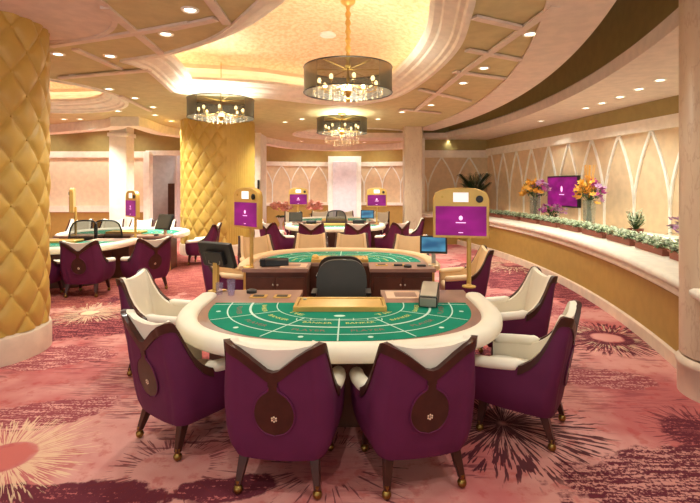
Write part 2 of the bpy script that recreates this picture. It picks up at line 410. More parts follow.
# ceiling lattice
mb = MB(); BN = 0
for a, b in [((105,6),(163,54)), ((50,45),(134,32)), ((134,32),(190,22)), ((75,48),(120,68)), ((208,-4),(227,22)), ((170,27),(216,17)), ((120,95),(150,110)), ((474,15),(522,26)), ((556,3),(464,70)), ((464,70),(415,110)), ((467,48),(520,58)), ((454,70),(505,77)), ((420,88),(470,100)), ((400,108),(440,112)), ((60,76),(150,68))]:
    p, q = pz(*a, H-.0), pz(*b, H-.0); d = q-p
    BN += 1; mb.box(((p+q)/2).to_tuple()[:2]+(H-.012-.0015*BN,), (d.length, .10, .03), math.atan2(d.y, d.x))
struct(mb.build('trim_33', M['pink']))
# pale disc around the near gold column
mb = MB(); mb.lathe([(1.40,3.752),(1.40,3.735),(1.34,3.735),(1.34,3.95),(.02,3.95)], (-3.85,4.6,0), 64); struct(mb.build('trim_34', M['pink']))

# ------------------------------------------------------------------ right side: counter, soffit, arched wall
A0, A1 = math.asin((-3-CY)/20), math.asin((15.2-CY)/20)
mb = MB(); arc_sweep([(20,0),(20,.9),(20.3,.9),(20.3,0)], CX, CY, A0, A1, 60, mb); mb.box((2.9,15.35,.45), (1.6,.3,.9)); struct(mb.build('wall_right', M['goldwall']))
mb = MB(); arc_sweep([(19.965,0),(19.965,.14),(19.985,.155),(20.05,.155),(20.05,0)], CX, CY, A0, A1, 60, mb); struct(mb.build('baseboard_right', M['skirt']))
mb = MB(); arc_sweep([(20.0,.77),(19.95,.775),(19.915,.80),(19.915,.835),(19.95,.86),(19.95,.875),(19.89,.885),(19.845,.905),(19.83,.935),(19.83,.965),(19.85,.99),(19.88,1.0),(22.4,1.0),(22.4,.85),(20.0,.85)], CX, CY, A0, A1, 60, mb)
mb.box((3.2,15.7,.95), (2.3,1.6,.10)); struct(mb.build('trim_41', M['cream'], angle=50))
a0, a1 = math.asin((-3-CY)/20), math.asin((16.0-CY)/20)
mb = MB(); arc_sweep([(19.95,3.53),(19.95,3.72),(20.0,3.76),(20.15,3.76),(20.15,3.70),(24.5,3.70),(24.5,3.53)], CX, CY, a0, a1, 70, mb); mb.box((2.2,16.4,3.62), (4,1.2,.16)); struct(mb.build('ceiling_soffit', M['pink']))
mb = MB(); arc_sweep([(20.12,3.7),(20.12,5.3),(20.2,5.3),(20.2,3.7)], CX, CY, a0, a1, 70, mb); mb.box((2.6,16.3,4.5), (4.5,.2,1.6)); struct(mb.build('wall_recess', M['olive']))
def arch_wall(path, z0, z1, spacing, phase, split, name, w=.05, dep=.035, normal=1):
    """gothic arch ribs along a 2-D path (list of points)"""
    L = [0]
    for a, b in zip(path, path[1:]): L.append(L[-1]+(b-a).length)
    def at(s):
        s = max(0, min(L[-1]-1e-4, s))
        for i in range(len(L)-1):
            if s <= L[i+1]:
                t = (s-L[i])/(L[i+1]-L[i]); d = (path[i+1]-path[i]).normalized(); return path[i].lerp(path[i+1], t), Vector((-d.y, d.x))*normal
    mb = MB(); s = phase
    def rib(pts):
        rows = []
        for i, (s_, z) in enumerate(pts):
            a = pts[max(0, i-1)]; b = pts[min(len(pts)-1, i+1)]; dx, dz = b[0]-a[0], b[1]-a[1]; l = math.hypot(dx, dz); nx, nz = -dz/l*w/2, dx/l*w/2
            row = []
            for q, o in ((-1,0),(-1,dep),(1,dep),(1,0)):
                p, n = at(s_+q*nx); row.append((p.x+n.x*o, p.y+n.y*o, z+q*nz))
            rows.append(row)
        mb.grid(rows, closed_u=True, smooth=False)
    while s < L[-1]:
        if s > .03: rib([(s, z0), (s, split)])
        for sg in (-1, 1):
            pts = [(s+sg*spacing/2*(1-math.sqrt(max(0, 1-(t**1.25)))*1.0 if False else t**1.75), split+(z1-split)*t) for t in [i/9 for i in range(10)]]
            pts = [p for p in pts if 0 < p[0] < L[-1]]
            if len(pts) > 2: rib(pts)
        s += spacing
    return mb.build(name, M['white'])
def layered(path, thick, name, lv, normal=1):
    """wall in horizontal bands: lv [(z0,z1,material,projection)]"""
    for i, (z0, z1, m, pr) in enumerate(lv):
        mb = MB(); k = len(path); rows = []
        nn = []
        for j in range(k):
            d = (path[min(k-1, j+1)]-path[max(0, j-1)]).normalized(); nn.append(Vector((-d.y, d.x))*normal)
        for j in range(k):
            f = path[j]+nn[j]*pr; b = path[j]-nn[j]*thick
            rows.append([(f.x, f.y, z0), (f.x, f.y, z1), (b.x, b.y, z1), (b.x, b.y, z0)])
        mb.grid(rows, closed_u=True, smooth=False); mb.add(rows[0], [(0,1,2,3)]); mb.add(rows[-1], [(0,1,2,3)])
        struct(mb.build('wall_%s' % name if i == 0 else 'trim_%s_%d' % (name, i), m))
V2 = lambda x, y: Vector((x, y))
pr = [V2(4.85,16.5), V2(6.65,2.5)]
layered(pr, .2, 'planter_side', [(.9,2.96,M['archpanel'],0), (2.96,3.06,M['cream'],.10), (3.06,3.20,M['cream'],.06), (3.20,3.6,M['olive'],.01)], -1)
struct(arch_wall(pr, 1.0, 2.98, .9, .82, 1.5, 'trim_51', normal=-1))
pe = [V2(2.2,16.5), V2(4.9,16.5)]
layered(pe, .2, 'planter_end', [(.9,2.9,M['archpanel'],0), (2.9,3.0,M['cream'],.10), (3.0,3.16,M['cream'],.06), (3.16,3.6,M['olive'],.01)], -1)
struct(arch_wall(pe, 1.0, 2.92, .97, .55, 1.75, 'trim_52', normal=-1))
mb = MB(); mb.grid([[(carc(21.3,y)+.0, y, 1.03) for y in (7,9,11,13,15)], [(carc(21.3,y)+.06, y, 1.03) for y in (7,9,11,13,15)]]); struct(mb.build('trim_53', M['wash']))
# near marble column and the far pilaster
mb = MB(); mb.lathe([(.36,.36),(.36,3.9)], (3.41,4.22,0), 48); col = struct(mb.build('pillar_right', M['marble']))
mb = MB(); mb.lathe([(.375,0),(.375,.25),(.39,.27),(.39,.30),(.375,.32),(.36,.34)], (3.41,4.22,0), 48); struct(mb.build('trim_61', M['skirt']))
mb = MB(); mb.box((1.97,14.75,1.95), (.56,.5,3.9)); struct(mb.build('pillar_far', M['marble'], bevel=.02))
mb = MB(); mb.box((2.42,16.0,1.8), (.24,.3,3.6)); struct(mb.build('trim_62', M['white']))

# ------------------------------------------------------------------ back and left walls
apse = [V2(-.4+9*cos(t), 13.5+9*sin(t)) for t in [R(34+i*3) for i in range(29)]]
apse = apse[::-1]
layered(apse, .2, 'back', [(0,.98,M['goldwall'],0), (.98,1.12,M['cream'],.05), (1.12,2.85,M['archpanel'],0), (2.85,3.05,M['cream'],.08), (3.05,4.3,M['goldwall'],.0)], -1)
struct(arch_wall(apse, 1.12, 2.86, .88, .2, 1.9, 'trim_71', normal=-1))
mb = MB(); mb.box((-.25,22.15,1.65), (1.55,.5,3.3)); struct(mb.build('pillar_back', M['white']))
mb = MB(); mb.box((-.25,21.88,1.6), (1.1,.06,2.9)); struct(mb.build('trim_72', M['lilac'], bevel=.01))
mb = MB(); mb.box((-3.28,16.9,2.0), (.3,1.2,4.0)); mb.box((-3.28,16.25,2.0), (.36,.12,4.0)); struct(mb.build('trim_73', M['white']))
mb = MB(); mb.box((-3.17,16.17,1.86), (.07,.04,.5)); o = mb.build('wall_panel', M['black'], bevel=.005); tag(o, 'slim black panel on the white jamb behind the second gold column', 'wall panel')
lw = [V2(-13,16.5), V2(-7.2,16.5)]
band = [(0,.98,M['goldwall'],0), (.98,1.06,M['cream'],.05), (1.06,1.2,M['cream'],.03), (1.2,2.9,M['panel'],0), (2.9,3.0,M['cream'],.08), (3.0,3.12,M['cream'],.05), (3.12,4.3,M['olive'],0)]
layered(lw, .2, 'left_back', band, -1)
layered([V2(-7.2,16.5), V2(-3.3,16.5)], .2, 'lintel', [(3.15,4.3,M['olive'],0), (2.98,3.15,M['white'],.06)], -1)
mb = MB(); mb.box((-7.1,16.42,1.55), (.22,.3,3.1)); struct(mb.build('door_1', M['white'], bevel=.01))
mb = MB(); mb.box((-7.2,19,1.8), (5,.1,3.6)); mb.box((-6.55,18.3,1.8), (.08,1.5,3.6)); struct(mb.build('wall_passage', M['lilac']))
mb = MB(); mb.box((-6.9,18.1,1.0), (.3,.06,2.0)); struct(mb.build('door_2', M['woodfront'], bevel=.01))
mb = MB(); mb.box((-6.84,14.0,1.85), (.52,.5,3.7)); mb.box((-6.84,14.0,.1), (.6,.58,.2)); mb.box((-6.84,14.0,3.42), (.6,.58,.12)); struct(mb.build('pillar_left', M['cream'], bevel=.02))
mb = MB(); mb.box((-13,6.5,1.9), (.2,21,3.8)); struct(mb.build('wall_left', M['panel']))

# ------------------------------------------------------------------ gold tufted columns
def tufted(name, cx, cy, rad, top, nd, ph, hgt, arc=None, phz=0):
    n = nd*20; rows = []; nz = int((top-.30)/hgt*24)
    for i in range(nz+1):
        z = .30+(top-.30)*i/nz; row = []
        for j in range(n):
            a = 2*PI*j/n; u = (a+ph)/(2*PI)*nd; v = (z+phz)/hgt
            p_, q_ = abs(sin(PI*(u+v))), abs(sin(PI*(u-v))); h = 1-math.exp(-4.5*min(p_, q_))
            puff = .034*h+.018*p_*q_
            if arc:
                d = (a-arc[0]) % (2*PI)
                if d < arc[1]: puff = .035+.006*sin(d*rad*2*PI/.07)
            rr = rad-.045+puff; row.append((cx+rr*cos(a), cy+rr*sin(a), z))
        rows.append(row)
    mb = MB(); mb.grid(rows, closed_u=True)
    for m_ in range(nd*2):
        a = m_*PI/nd-ph
        if arc and ((a-arc[0]) % (2*PI)) < arc[1]: continue
        k_ = 0
        while k_ < 12:
            z = (k_+.5*(m_ % 2))*hgt-phz; k_ += 1
            if .34 < z < top: mb.ball((cx+(rad-.042)*cos(a), cy+(rad-.042)*sin(a), z), .02, 6, 4)
    struct(mb.build(name, M['goldfab'], angle=80))
    mb = MB(); mb.lathe([(rad+.02,0),(rad+.02,.25),(rad+.01,.28),(rad-.03,.30)], (cx,cy,0), 64); struct(mb.build('baseboard_'+name.split('_')[1], M['skirt']))
tufted('pillar_goldleft', -4.24, 5.31, .70, 3.95, 12, .447, .483, phz=.244)
tufted('pillar_goldmid', -3.82, 13.55, 1.04, 3.76, 18, .1, .52, arc=(R(-62), R(70)))

# ------------------------------------------------------------------ downlights
ring = MB(); ring.lathe([(.055,.0),(.075,-.012),(.09,-.008),(.095,.004)], n=24)
disc = MB(); disc.lathe([(.0,-.002),(.056,-.002)], n=20)
dl0 = empty('downlight'); r_ = ring.build('trim_ring', M['white'], dl0); d_ = disc.build('lens', M['lampdisc'], dl0)
sp = bpy.data.lights.new('downlight_lamp', 'SPOT'); sp.energy = SPOT_W; sp.color = (.93,1,.90); sp.spot_size = R(125); sp.spot_blend = .8; sp.shadow_soft_size = .06
so = bpy.data.objects.new('lamp', sp); C.objects.link(so); so.parent = dl0; so.location = (0,0,-.03)
main_dl = [(190,10),(166,34),(58,54),(110,56),(75,76),(109,89),(135,98),(153,107),(118,111),(80,119),(155,115),(171,121),(302,119),(285,122)]
right_dl = [(530,34),(484,68),(463,83),(446,96),(431,105),(402,112),(378,119)]
low_dl = [(660,80),(639,89),(620,97),(602,103),(586,108),(541,121),(448,140)]
first = True
SPD = {1.0: sp}
def put_dl(p, lab, grp, pw=1.0):
    global first
    o = dl0 if first else copy_tree(dl0); first = False
    o.location = p; tag(o, lab, 'downlight', grp)
    if pw not in SPD: SPD[pw] = sp.copy(); SPD[pw].energy = SPOT_W*pw
    for ch in o.children:
        if ch.type == 'LIGHT': ch.data = SPD[pw]
for q in main_dl: put_dl(pz(*q, H-.004), 'small round recessed downlight in the tan ceiling left of the big cove', 'downlights left of the cove', 2.4 if q[1] > 104 else 1.0)
for q in right_dl: put_dl(pz(*q, H-.004), 'small round recessed downlight in the ceiling band right of the big cove', 'downlights right of the cove', 2.0 if q[1] > 104 else 1.0)
for q in low_dl: put_dl(pz(*q, 3.526), 'small round recessed downlight in the low soffit over the planter ledge', 'downlights over the planter', .5)
for q in low_dl[:0]: pass
for x, y in ((-10.5,15.6),(-8.8,15.7),(-7.6,15.6),(-4.6,15.9),(-6.3,17.6),(-3.0,19.9),(-1.9,21.2),(-.3,21.6),(1.3,21.4),(2.6,19.6)):  # hidden lamps added to brighten the back walls and the passage
    put_dl((x, y, 4.29), 'added hidden fill lamp in the gap between ceiling edge and back wall', 'added lamps washing the back walls', 1.0)
mb = MB(); mb.box((-8.2,16.6,4.36), (10,5.0,.1)); mb.box((-.4,19.5,4.36), (8.4,6.4,.1)); struct(mb.build('ceiling_back', M['cream']))
for x, y in ((-2.0,19.2),(-1.0,19.7),(.6,19.8),(1.6,19.0)):  # extra lamps added to lift the dark far wall
    put_dl((x, y, H-.004), 'tiny added fill downlight in the far ceiling before the back wall', 'added fill lamps before the back wall', 2.6)
for x, y in ((-9.2,13.2),(-7.9,12.9),(-10.4,13.6),(-4.9,14.6),(-4.3,15.6)):  # more lamps added to brighten the left back walls
    put_dl((x, y, H-.004), 'tiny added fill downlight in the far left ceiling by the scalloped edge', 'added fill lamps by the scalloped edge', 3.2)
for x, y in ((-2.2,2.2), (1.6,1.8), (-.3,.6), (-4.5,1.5), (2.0,3.2)):
    put_dl((x, y, H-.004), 'small round recessed downlight in the ceiling above the camera', 'downlights overhead')
mb = MB(); mb.lathe([(0,0),(.14,0),(.15,.02),(.15,.04)], n=28); o = mb.build('ceiling_speaker', M['white']); o.location = pz(328,36,4.62); tag(o, 'flat round white ceiling speaker on the gold dome by the near chandelier', 'speaker')

# ------------------------------------------------------------------ chandeliers
def chandelier(loc, top, label, ornate, tier=False):
    r = empty('chandelier', loc)
    h = .36; rad = .64
    mb = MB(); mb.lathe([(rad,0),(rad,h)], n=64); s_ = MB(); s_.v, s_.f, s_.sm = mb.v, [f for f in mb.f if len(f) == 4], []
    s_.build('drum_shade', M['shade'], r)
    for z in (0, h):
        mb = MB(); mb.tube([(rad*cos(2*PI*i/64), rad*sin(2*PI*i/64), z) for i in range(64)], .009, 6, True); mb.build('shade_rim', M['black'], r)
    mb = MB()
    for i in range(6): mb.tube([(0,0,h-.02), (rad*cos(i*PI/3), rad*sin(i*PI/3), h-.02)], .006, 6)
    mb.build('spider_frame', M['brass'], r)
    mb = MB(); mb.lathe([(.0,-.14),(.02,-.13),(.03,-.09),(.012,-.06),(.05,-.02),(.06,.03),(.02,.08),(.014,.15),(.03,.2),(.014,.3),(.02,h)], n=16); mb.build('central_stem', M['brass'], r)
    mb = MB()
    rr = .034 if ornate else .009
    if ornate:
        prof = []
        k = 24
        for i in range(k+1): prof.append((rr*(1+.35*sin(i*1.9)), h+(top-.05-h)*i/k))
        mb.lathe(prof, n=14)
    else: mb.tube([(0,0,h), (0,0,top-.04)], rr, 8)
    mb.build('suspension_rod', M['goldmetal'], r)
    mb = MB(); mb.lathe([(.02,top-.07),(.09,top-.03),(.11,top),(.11,top+.03)], n=24); mb.build('canopy', M['goldmetal'], r)
    bm_ = MB(); bm_.ball((0,0,0), .028, 10, 8, (1,1,1.5)); b0 = None
    am = MB(); am.tube([(0,0,-.06), (0,0,-.10), (-.12,0,-.14), (-.36,0,-.05)], .007, 6); am.lathe([(.0,-.06),(.025,-.055),(.02,-.035),(.014,-.03)], n=10); a0 = None
    for i in range(8):
        t = 2*PI*i/8+.2
        b = bm_.build('bulb', M['bulb'], r) if b0 is None else b0.copy(); a = am.build('lamp_arm', M['brass'], r) if a0 is None else a0.copy()
        if b0 is None: b0, a0 = b, a
        else: C.objects.link(b); C.objects.link(a)
        b.parent = r; a.parent = r
        b.location = a.location = (.42*cos(t), .42*sin(t), .16); a.rotation_euler = (0,0,t)
    cm = MB()
    for j in range(4): cm.ball((0,0,-.028*j), .009, 6, 4)
    cm.ball((0,0,-.13), .014, 6, 4, (1,1,1.7)); c0 = None
    for i in range(44):
        c = cm.build('crystal_drop', M['crystal'], r) if c0 is None else c0.copy()
        if c0 is None: c0 = c
        else: C.objects.link(c)
        q = .5 if i < 26 else .26; t = i*2*PI/26 if i < 26 else i*2*PI/18
        c.parent = r; c.location = (q*cos(t), q*sin(t), .12 if i < 26 else .06)
    if tier:
        for i in range(40):
            c = c0.copy(); C.objects.link(c); c.parent = r; q = .42 if i < 24 else .2; t = i*2*PI/(24 if i < 24 else 16); c.location = (q*cos(t), q*sin(t), -.10 if i < 24 else -.18)
    l = bpy.data.lights.new('chandelier_lamp', 'POINT'); l.energy = CHAND_W; l.color = (.97,1,.86); l.shadow_soft_size = .2
    lo = bpy.data.objects.new('lamp', l); C.objects.link(lo); lo.parent = r; lo.location = (0,0,.12)
    tag(r, label, 'chandelier', 'drum chandeliers')
chandelier(pd(348,93,6.8), 1.32, 'largest and nearest smoky drum chandelier, hanging above the green table', True)
chandelier(pd(221,118,9.2), 1.2, 'smoky drum chandelier in front of the second gold column', False)
chandelier(pd(342,133,11.9), .49, 'smallest smoky drum chandelier, seen below the nearest one', True, True)

# ------------------------------------------------------------------ seats
PLAN = [(0,-.318),(.06,-.317),(.12,-.315),(.18,-.311),(.225,-.303)] + [(.235+.11*sin(t), -.195-.11*cos(t)) for t in [R(12+i*13) for i in range(7)]] + [(.348,-.12),(.354,-.04),(.361,.04),(.363,.14),(.356,.22),(.342,.30)]
PL = [0]
for a, b in zip(PLAN, PLAN[1:]): PL.append(PL[-1]+math.hypot(b[0]-a[0], b[1]-a[1]))
def plan_at(u):
    s = min(abs(u), 1)*PL[-1]
    for i in range(len(PLAN)-1):
        if s <= PL[i+1]+1e-9:
            t = (s-PL[i])/(PL[i+1]-PL[i]); a, b = PLAN[i], PLAN[i+1]
            p = (a[0]+(b[0]-a[0])*t, a[1]+(b[1]-a[1])*t)
            def nrm(i):
                q0 = PLAN[max(0, i-1)]; q1 = PLAN[min(len(PLAN)-1, i+1)]; l = math.hypot(q1[0]-q0[0], q1[1]-q0[1]); return ((q1[1]-q0[1])/l, -(q1[0]-q0[0])/l)
            n0, n1 = nrm(i), nrm(i+1); n = (n0[0]+(n1[0]-n0[0])*t, n0[1]+(n1[1]-n0[1])*t)
            if i == 0: n = (n1[0]*t, -1)
            return p, n
ZTOP = [(0,.795),(.04,.803),(.10,.843),(.18,.895),(.27,.942),(.34,.968),(.39,.974),(.415,.962),(.435,.90),(.46,.80),(.495,.71),(.54,.645),(.59,.605),(.65,.58),(.76,.57),(.87,.56),(1,.55)]
ZLIN = [(0,.935),(.15,.942),(.28,.965),(.37,.985),(.41,.968),(.435,.90),(.46,.80),(.495,.705),(.54,.64),(.59,.60),(.65,.575),(.76,.565),(1,.545)]
def smst(a, b, x): t = max(0, min(1, (x-a)/(b-a))); return t*t*(3-2*t)
def S(u, z, off):
    p, n = plan_at(u); sg = -1 if u < 0 else 1
    tp = 1-.36*(1-math.sqrt(max(.05, 1-max(0, (.44-z)/.245)**2)))-.10*smst(.56, .97, z)
    x = (p[0]+n[0]*off)*tp; y = (p[1]+n[1]*off)*(tp*.6+.4)
    w = smst(.82, .36, abs(u))
    y -= w*.125*max(0, (z-.36)/.6)**1.25
    return Vector((sg*x, y, z))
US = [-1+2*i/128 for i in range(129)]
def wrap(top, zb, o0, o1, nz=12, umax=1.0):
    mb = MB(); us = [u*umax for u in US]
    def z_(u, k): t = interp(top, abs(u)); b = zb(u); return b+(t-b)*k/nz
    outer = [[S(u, z_(u, k), o0) for u in us] for k in range(nz+1)]
    inner = [[S(u, z_(u, k), o1) for u in us] for k in range(nz+1)]
    mb.grid(outer); mb.grid(inner)
    mb.grid([outer[-1], inner[-1]]); mb.grid([outer[0], inner[0]])
    for e in (0, -1): mb.grid([[outer[k][e] for k in range(nz+1)], [inner[k][e] for k in range(nz+1)]])
    return mb
def make_chair():
    r = empty('casino_chair')
    wrap(ZTOP, lambda u: .225+.05*abs(u)**2, 0, -.03).build('upholstered_shell', M['purple'], r, angle=50)
    mb = wrap(ZLIN, lambda u: .32, -.032, -.085, 14); mb.build('inner_lining', M['leather'], r, angle=60)
    mb = MB(); rows = []
    for i in range(121):
        u = -.62+1.24*i/120; zt = interp(ZTOP, abs(u)); e = .010
        dz = .055 if abs(u) > .03 else .07
        rows.append([S(u, zt+e, .010), S(u, zt+e, -.036), S(u, zt-dz, -.036), S(u, zt-dz, .010)])
    mb.grid(rows, closed_u=True, smooth=False); mb.add(rows[0], [(0,1,2,3)]); mb.add(rows[-1], [(0,1,2,3)])
    mb.build('wood_trim', M['wood'], r, angle=35)
    # teardrop inlay
    def tear(z):
        if z > .69: return .03
        t = (z-.52)/.15
        return max(.03 if z > .6 else 0, .122*math.sqrt(max(0, 1-((z-.535)/(.155 if z > .535 else .135))**2)))
    def wd(z): return tear(z)
    mb = MB(); zs = [.40+(.78-.40)*i/30 for i in range(31)]
    rows = []
    for z in zs:
        w_ = max(.004, wd(z)); rows.append([S(w_*(j/6-1)/PL[-1], z, .009) for j in range(13)])
    mb.grid(rows); base = [[S(max(.004, wd(z))*1.0*(j-1)/PL[-1], z, -.004) for j in (0,1,2)] for z in zs]
    mb.grid([[rw[0] for rw in rows], [b[0] for b in base]]); mb.grid([[rw[-1] for rw in rows], [b[2] for b in base]])
    inl = mb.build('wood_inlay', M['wood'], r, angle=50)
    mb = MB(); rows = [[S(max(.004, wd(z))*sg/PL[-1]*1.04, z, o) for (sg, o) in ((sg,.012), (sg*1.0,.0))] for sg in (1,) for z in zs]
    for sg in (-1, 1): mb.tube([S(max(.003, wd(z))*sg*1.02/PL[-1], z, .008) for z in zs[:26]], .005, 6)
    mb.build('inlay_piping', M['purple'], inl)
    mb = MB(); c = .51
    for i in range(6):
        t = i*PI/3+PI/6; p = S(.014*cos(t)/PL[-1], c+.014*sin(t), .012); mb.ball(p, .0062, 8, 5, (1,.5,1))
    mb.ball(S(0, c, .012), .004, 8, 5, (1,.5,1)); mb.build('emblem', M['tan'], inl)
    # seat, apron, arms
    mb = MB()
    ns, rows = 28, []
    for kz, (z, s_) in enumerate([(.27,.95),(.38,1.0),(.425,.985),(.448,.93),(.458,.8),(.46,.4)]):
        row = []
        for j in range(ns):
            t = 2*PI*j/ns; cx_ = abs(cos(t))**.45*(1 if cos(t) > 0 else -1); sy_ = abs(sin(t))**.45*(1 if sin(t) > 0 else -1)
            row.append((.262*s_*cx_, .035+.275*s_*sy_, z))
        rows.append(row)
    mb.grid(rows, closed_u=True); mb.add(rows[-1], [tuple(range(ns))]); mb.add(rows[0], [tuple(range(ns))]); mb.build('seat', M['leather'], r, angle=60)
    mb = MB(); mb.box((0,.275,.30), (.52,.04,.13)); mb.box((0,.0,.25), (.50,.52,.05)); mb.build('apron', M['purple'], r, bevel=.012)
    for sg in (-1, 1):
        mb = MB(); rows = []; nn = 12
        for i in range(17):
            k = i/16; u = sg*(.585+.43*k); z = interp(ZTOP, min(1, abs(u)))+.008
            rx, rz = .052*(smst(-.02, .12, k)), .046*(smst(-.02, .12, k))
            if k > .9: q = math.sqrt(max(.0, 1-((k-.9)/.1)**2)); rx *= max(.15, q); rz *= max(.15, q)
            ex = max(0, abs(u)-1)*PL[-1]
            row = []
            for j in range(nn):
                t = 2*PI*j/nn; p = S(u, max(.2, z+rz*sin(t)), -.042+rx*cos(t)); p.y += ex; row.append(p)
            rows.append(row)
        mb.grid(rows, closed_u=True); mb.add(rows[0], [tuple(range(nn))]); mb.add(rows[-1], [tuple(range(nn))]); mb.build('arm_pad', M['leather'], r, angle=60)
    for sx_, y0, y1 in ((-.215,-.20,-.27), (.215,-.20,-.27), (-.215,.22,.25), (.215,.22,.25)):
        mb = MB(); mb.frustum((sx_*1.15,y1,.06), (sx_,y0,.27), .038, .068); l = mb.build('leg', M['wood'], r, bevel=.004)
        mb = MB(); mb.lathe([(.012,.038),(.019,.05),(.018,.085),(.016,.085)], (sx_*1.155,y1,0), 12); mb.ball((sx_*1.155,y1,.030), .030, 12, 8); mb.build('caster', M['agedbrass'], l)
    return r
def recolour(o, names, m):
    for ch in o.children:
        if ch.name.split('.')[0] in names: ch.material_slots[0].link = 'OBJECT'; ch.material_slots[0].material = m
M['honey'] = mat('honey_tan_leather', (222,186,140), .5, var=.03)
chair0 = make_chair(); used = [False]
def chair(x, y, face, label, group):            # face: heading of the sitter in degrees, 90 = away from camera
    o = copy_tree(chair0) if used[0] else chair0; used[0] = True
    o.location = (x, y, 0); o.rotation_euler = (0, 0, R(face-90)); tag(o, label, 'chair', group)
    if group == 'chairs round the second table': recolour(o, ('inner_lining', 'seat', 'arm_pad'), M['honey'])
    return o
def chair_rear(x, y, face, label, group):        # placed by the middle of its rear legs
    a = R(face); chair(x+.27*cos(a), y+.27*sin(a), face, label, group)

# ------------------------------------------------------------------ baccarat tables
def sup(a, b, n, yc, t0=PI, t1=2*PI, k=48):
    pts = []
    for i in range(k+1):
        t = t0+(t1-t0)*i/k; c_, s_ = cos(t), sin(t)
        pts.append(V2(a*abs(c_)**(2/n)*(1 if c_ > 0 else -1), yc+b*abs(s_)**(2/n)*(1 if s_ > 0 else -1)))
    return pts
def even(pts, n):
    L = [0]
    for a, b in zip(pts, pts[1:]): L.append(L[-1]+(b-a).length)
    out = []; i = 0
    for k in range(n+1):
        s = L[-1]*k/n
        while i < len(L)-2 and L[i+1] < s: i += 1
        out.append(pts[i].lerp(pts[i+1], (s-L[i])/max(1e-9, L[i+1]-L[i])))
    return out
FY = .40
def felt_curve(s, n=60): return even(sup(1.20*s, 1.09*s+.02, 2.4, FY), n)
def make_table(detail=True):
    r = empty('baccarat_table')
    path = even([V2(-1.355,.80)]+sup(1.355, 1.26, 2.5, .38)+[V2(1.355,.80)], 70)
    prof = [(.088*cos(t)*abs(cos(t))**-.25 if abs(cos(t)) > .01 else 0, .752+.066*sin(t)*(abs(sin(t))**-.25 if abs(sin(t)) > .01 else 0)) for t in [2*PI*j/20 for j in range(20)]]
    rows = []
    for i, p in enumerate(path):
        a = path[max(0, i-1)]; b = path[min(len(path)-1, i+1)]; t = (b-a).normalized(); n = V2(t.y, -t.x)
        e = min(i, len(path)-1-i); sc_ = 1 if e > 1 else (.8 if e == 1 else .45)
        rows.append([(p.x+n.x*o*sc_, p.y+n.y*o*sc_, .755+(z-.755)*sc_) for o, z in prof])
    mb = MB(); mb.grid(rows, closed_u=True); mb.add(rows[0], [tuple(range(20))]); mb.add(rows[-1], [tuple(range(20))]); mb.build('padded_rail', M['rail'], r, angle=60)
    inner = even(sup(1.30, 1.20, 2.5, .38), 60)
    poly = [(-1.32,.97)]+[(p.x, p.y) for p in inner]+[(1.32,.97),(.42,.97),(.42,.50),(-.42,.50),(-.42,.97)]
    mb = MB(); mb.prism([(p[0], p[1]) for p in poly], .725, .772); mb.build('tabletop', M['deck'], r)
    fc = felt_curve(1.0); mb = MB(); mb.prism([(p.x, p.y) for p in fc], .765, .7755); felt = mb.build('felt', M['felt'], r)
    if detail or True:
        mb = MB(); zf = .7765
        def strip(pts, w):
            rows = []
            for i, p in enumerate(pts):
                a = pts[max(0, i-1)]; b = pts[min(len(pts)-1, i+1)]; t = (b-a).normalized(); n = V2(-t.y, t.x)*w/2
                rows.append([(p.x-n.x, p.y-n.y, zf), (p.x+n.x, p.y+n.y, zf)])
            mb.grid(rows, smooth=False)
        for s, w in ((.865,.012), (.70,.022), (.50,.010)): strip(felt_curve(s), w)
        def radial(px_, s0, s1, w=.012):
            a = felt_curve(s0, 100)[int(px_*100)]; b = felt_curve(s1, 100)[int(px_*100)]; strip([a, b], w)
        for q in (.02,.16,.34,.50,.66,.84,.98): radial(q, .50 if q not in (.02,.98) else .62, 1.0 if q not in (.34,.66) else .99)
        for q in (.09,.25,.42,.58,.75,.91):
            p = felt_curve(.93, 100)[int(q*100)]; mb.add([(p.x+.022*cos(j*PI/5), p.y+.022*sin(j*PI/5), zf) for j in range(10)], [tuple(range(10))])
        p = felt_curve(.40, 100)[50]; mb.add([(p.x+.05*cos(j*PI/8), p.y+.03*sin(j*PI/8), zf) for j in range(16)], [tuple(range(16))])
        for j in range(7):
            x = -.36+.12*j; strip([V2(x,-.13), V2(x,-.19)], .008)
        strip([V2(-.36,-.19), V2(.36,-.19)], .008)
        mb.build('layout_lines', M['line'], felt)
        def arc_text(txt, s, qc, size, name, m, gap=1.0):
            cv = felt_curve(s, 400); vs, fs = text_mb(txt, size)
            i0 = int(qc*400); seg = (cv[1]-cv[0]).length
            o = MB(); nv = []
            for v in vs:
                k = max(1, min(398, i0+v.x*gap/seg)); i = int(k); p = cv[i].lerp(cv[i+1], k-i); t = (cv[i+1]-cv[i-1]).normalized(); n = V2(-t.y, t.x)
                nv.append((p.x+n.x*v.y, p.y+n.y*v.y, zf))
            o.add(nv, fs); o.build(name, m, felt)
        for q in (.09,.25,.42,.58,.75,.91):
            arc_text('PLAYER', .785, q, .065, 'red_lettering', M['redp'], 1.25)
            arc_text('BANKER', .60, q, .06, 'yellow_lettering', M['yellow'], 1.1)
        for q in (.25,.75): arc_text('TIE', .44, q, .07, 'yellow_lettering', M['yellow'], 2.0)
    # chip tray
    mb = MB(); mb.box((0,.26,.785), (.84,.36,.03)); 
    for s_ in (-1, 1): mb.box((s_*.405,.26,.797), (.03,.36,.05))
    mb.box((0,.095,.795), (.84,.035,.05)); mb.box((0,.425,.797), (.84,.035,.05)); tray = mb.build('chip_tray', M['goldmetal'], r, bevel=.006)
    mb = MB(); mb.box((0,.26,.807), (.76,.29,.012)); mb.build('tray_cover', M['goldmetal'], tray, bevel=.003)
    mb = MB(); mb.lathe([(.018,.815),(.018,.828),(.0,.83)], (-.34,.36,0), 12); mb.build('tray_lock', M['silver'], tray)
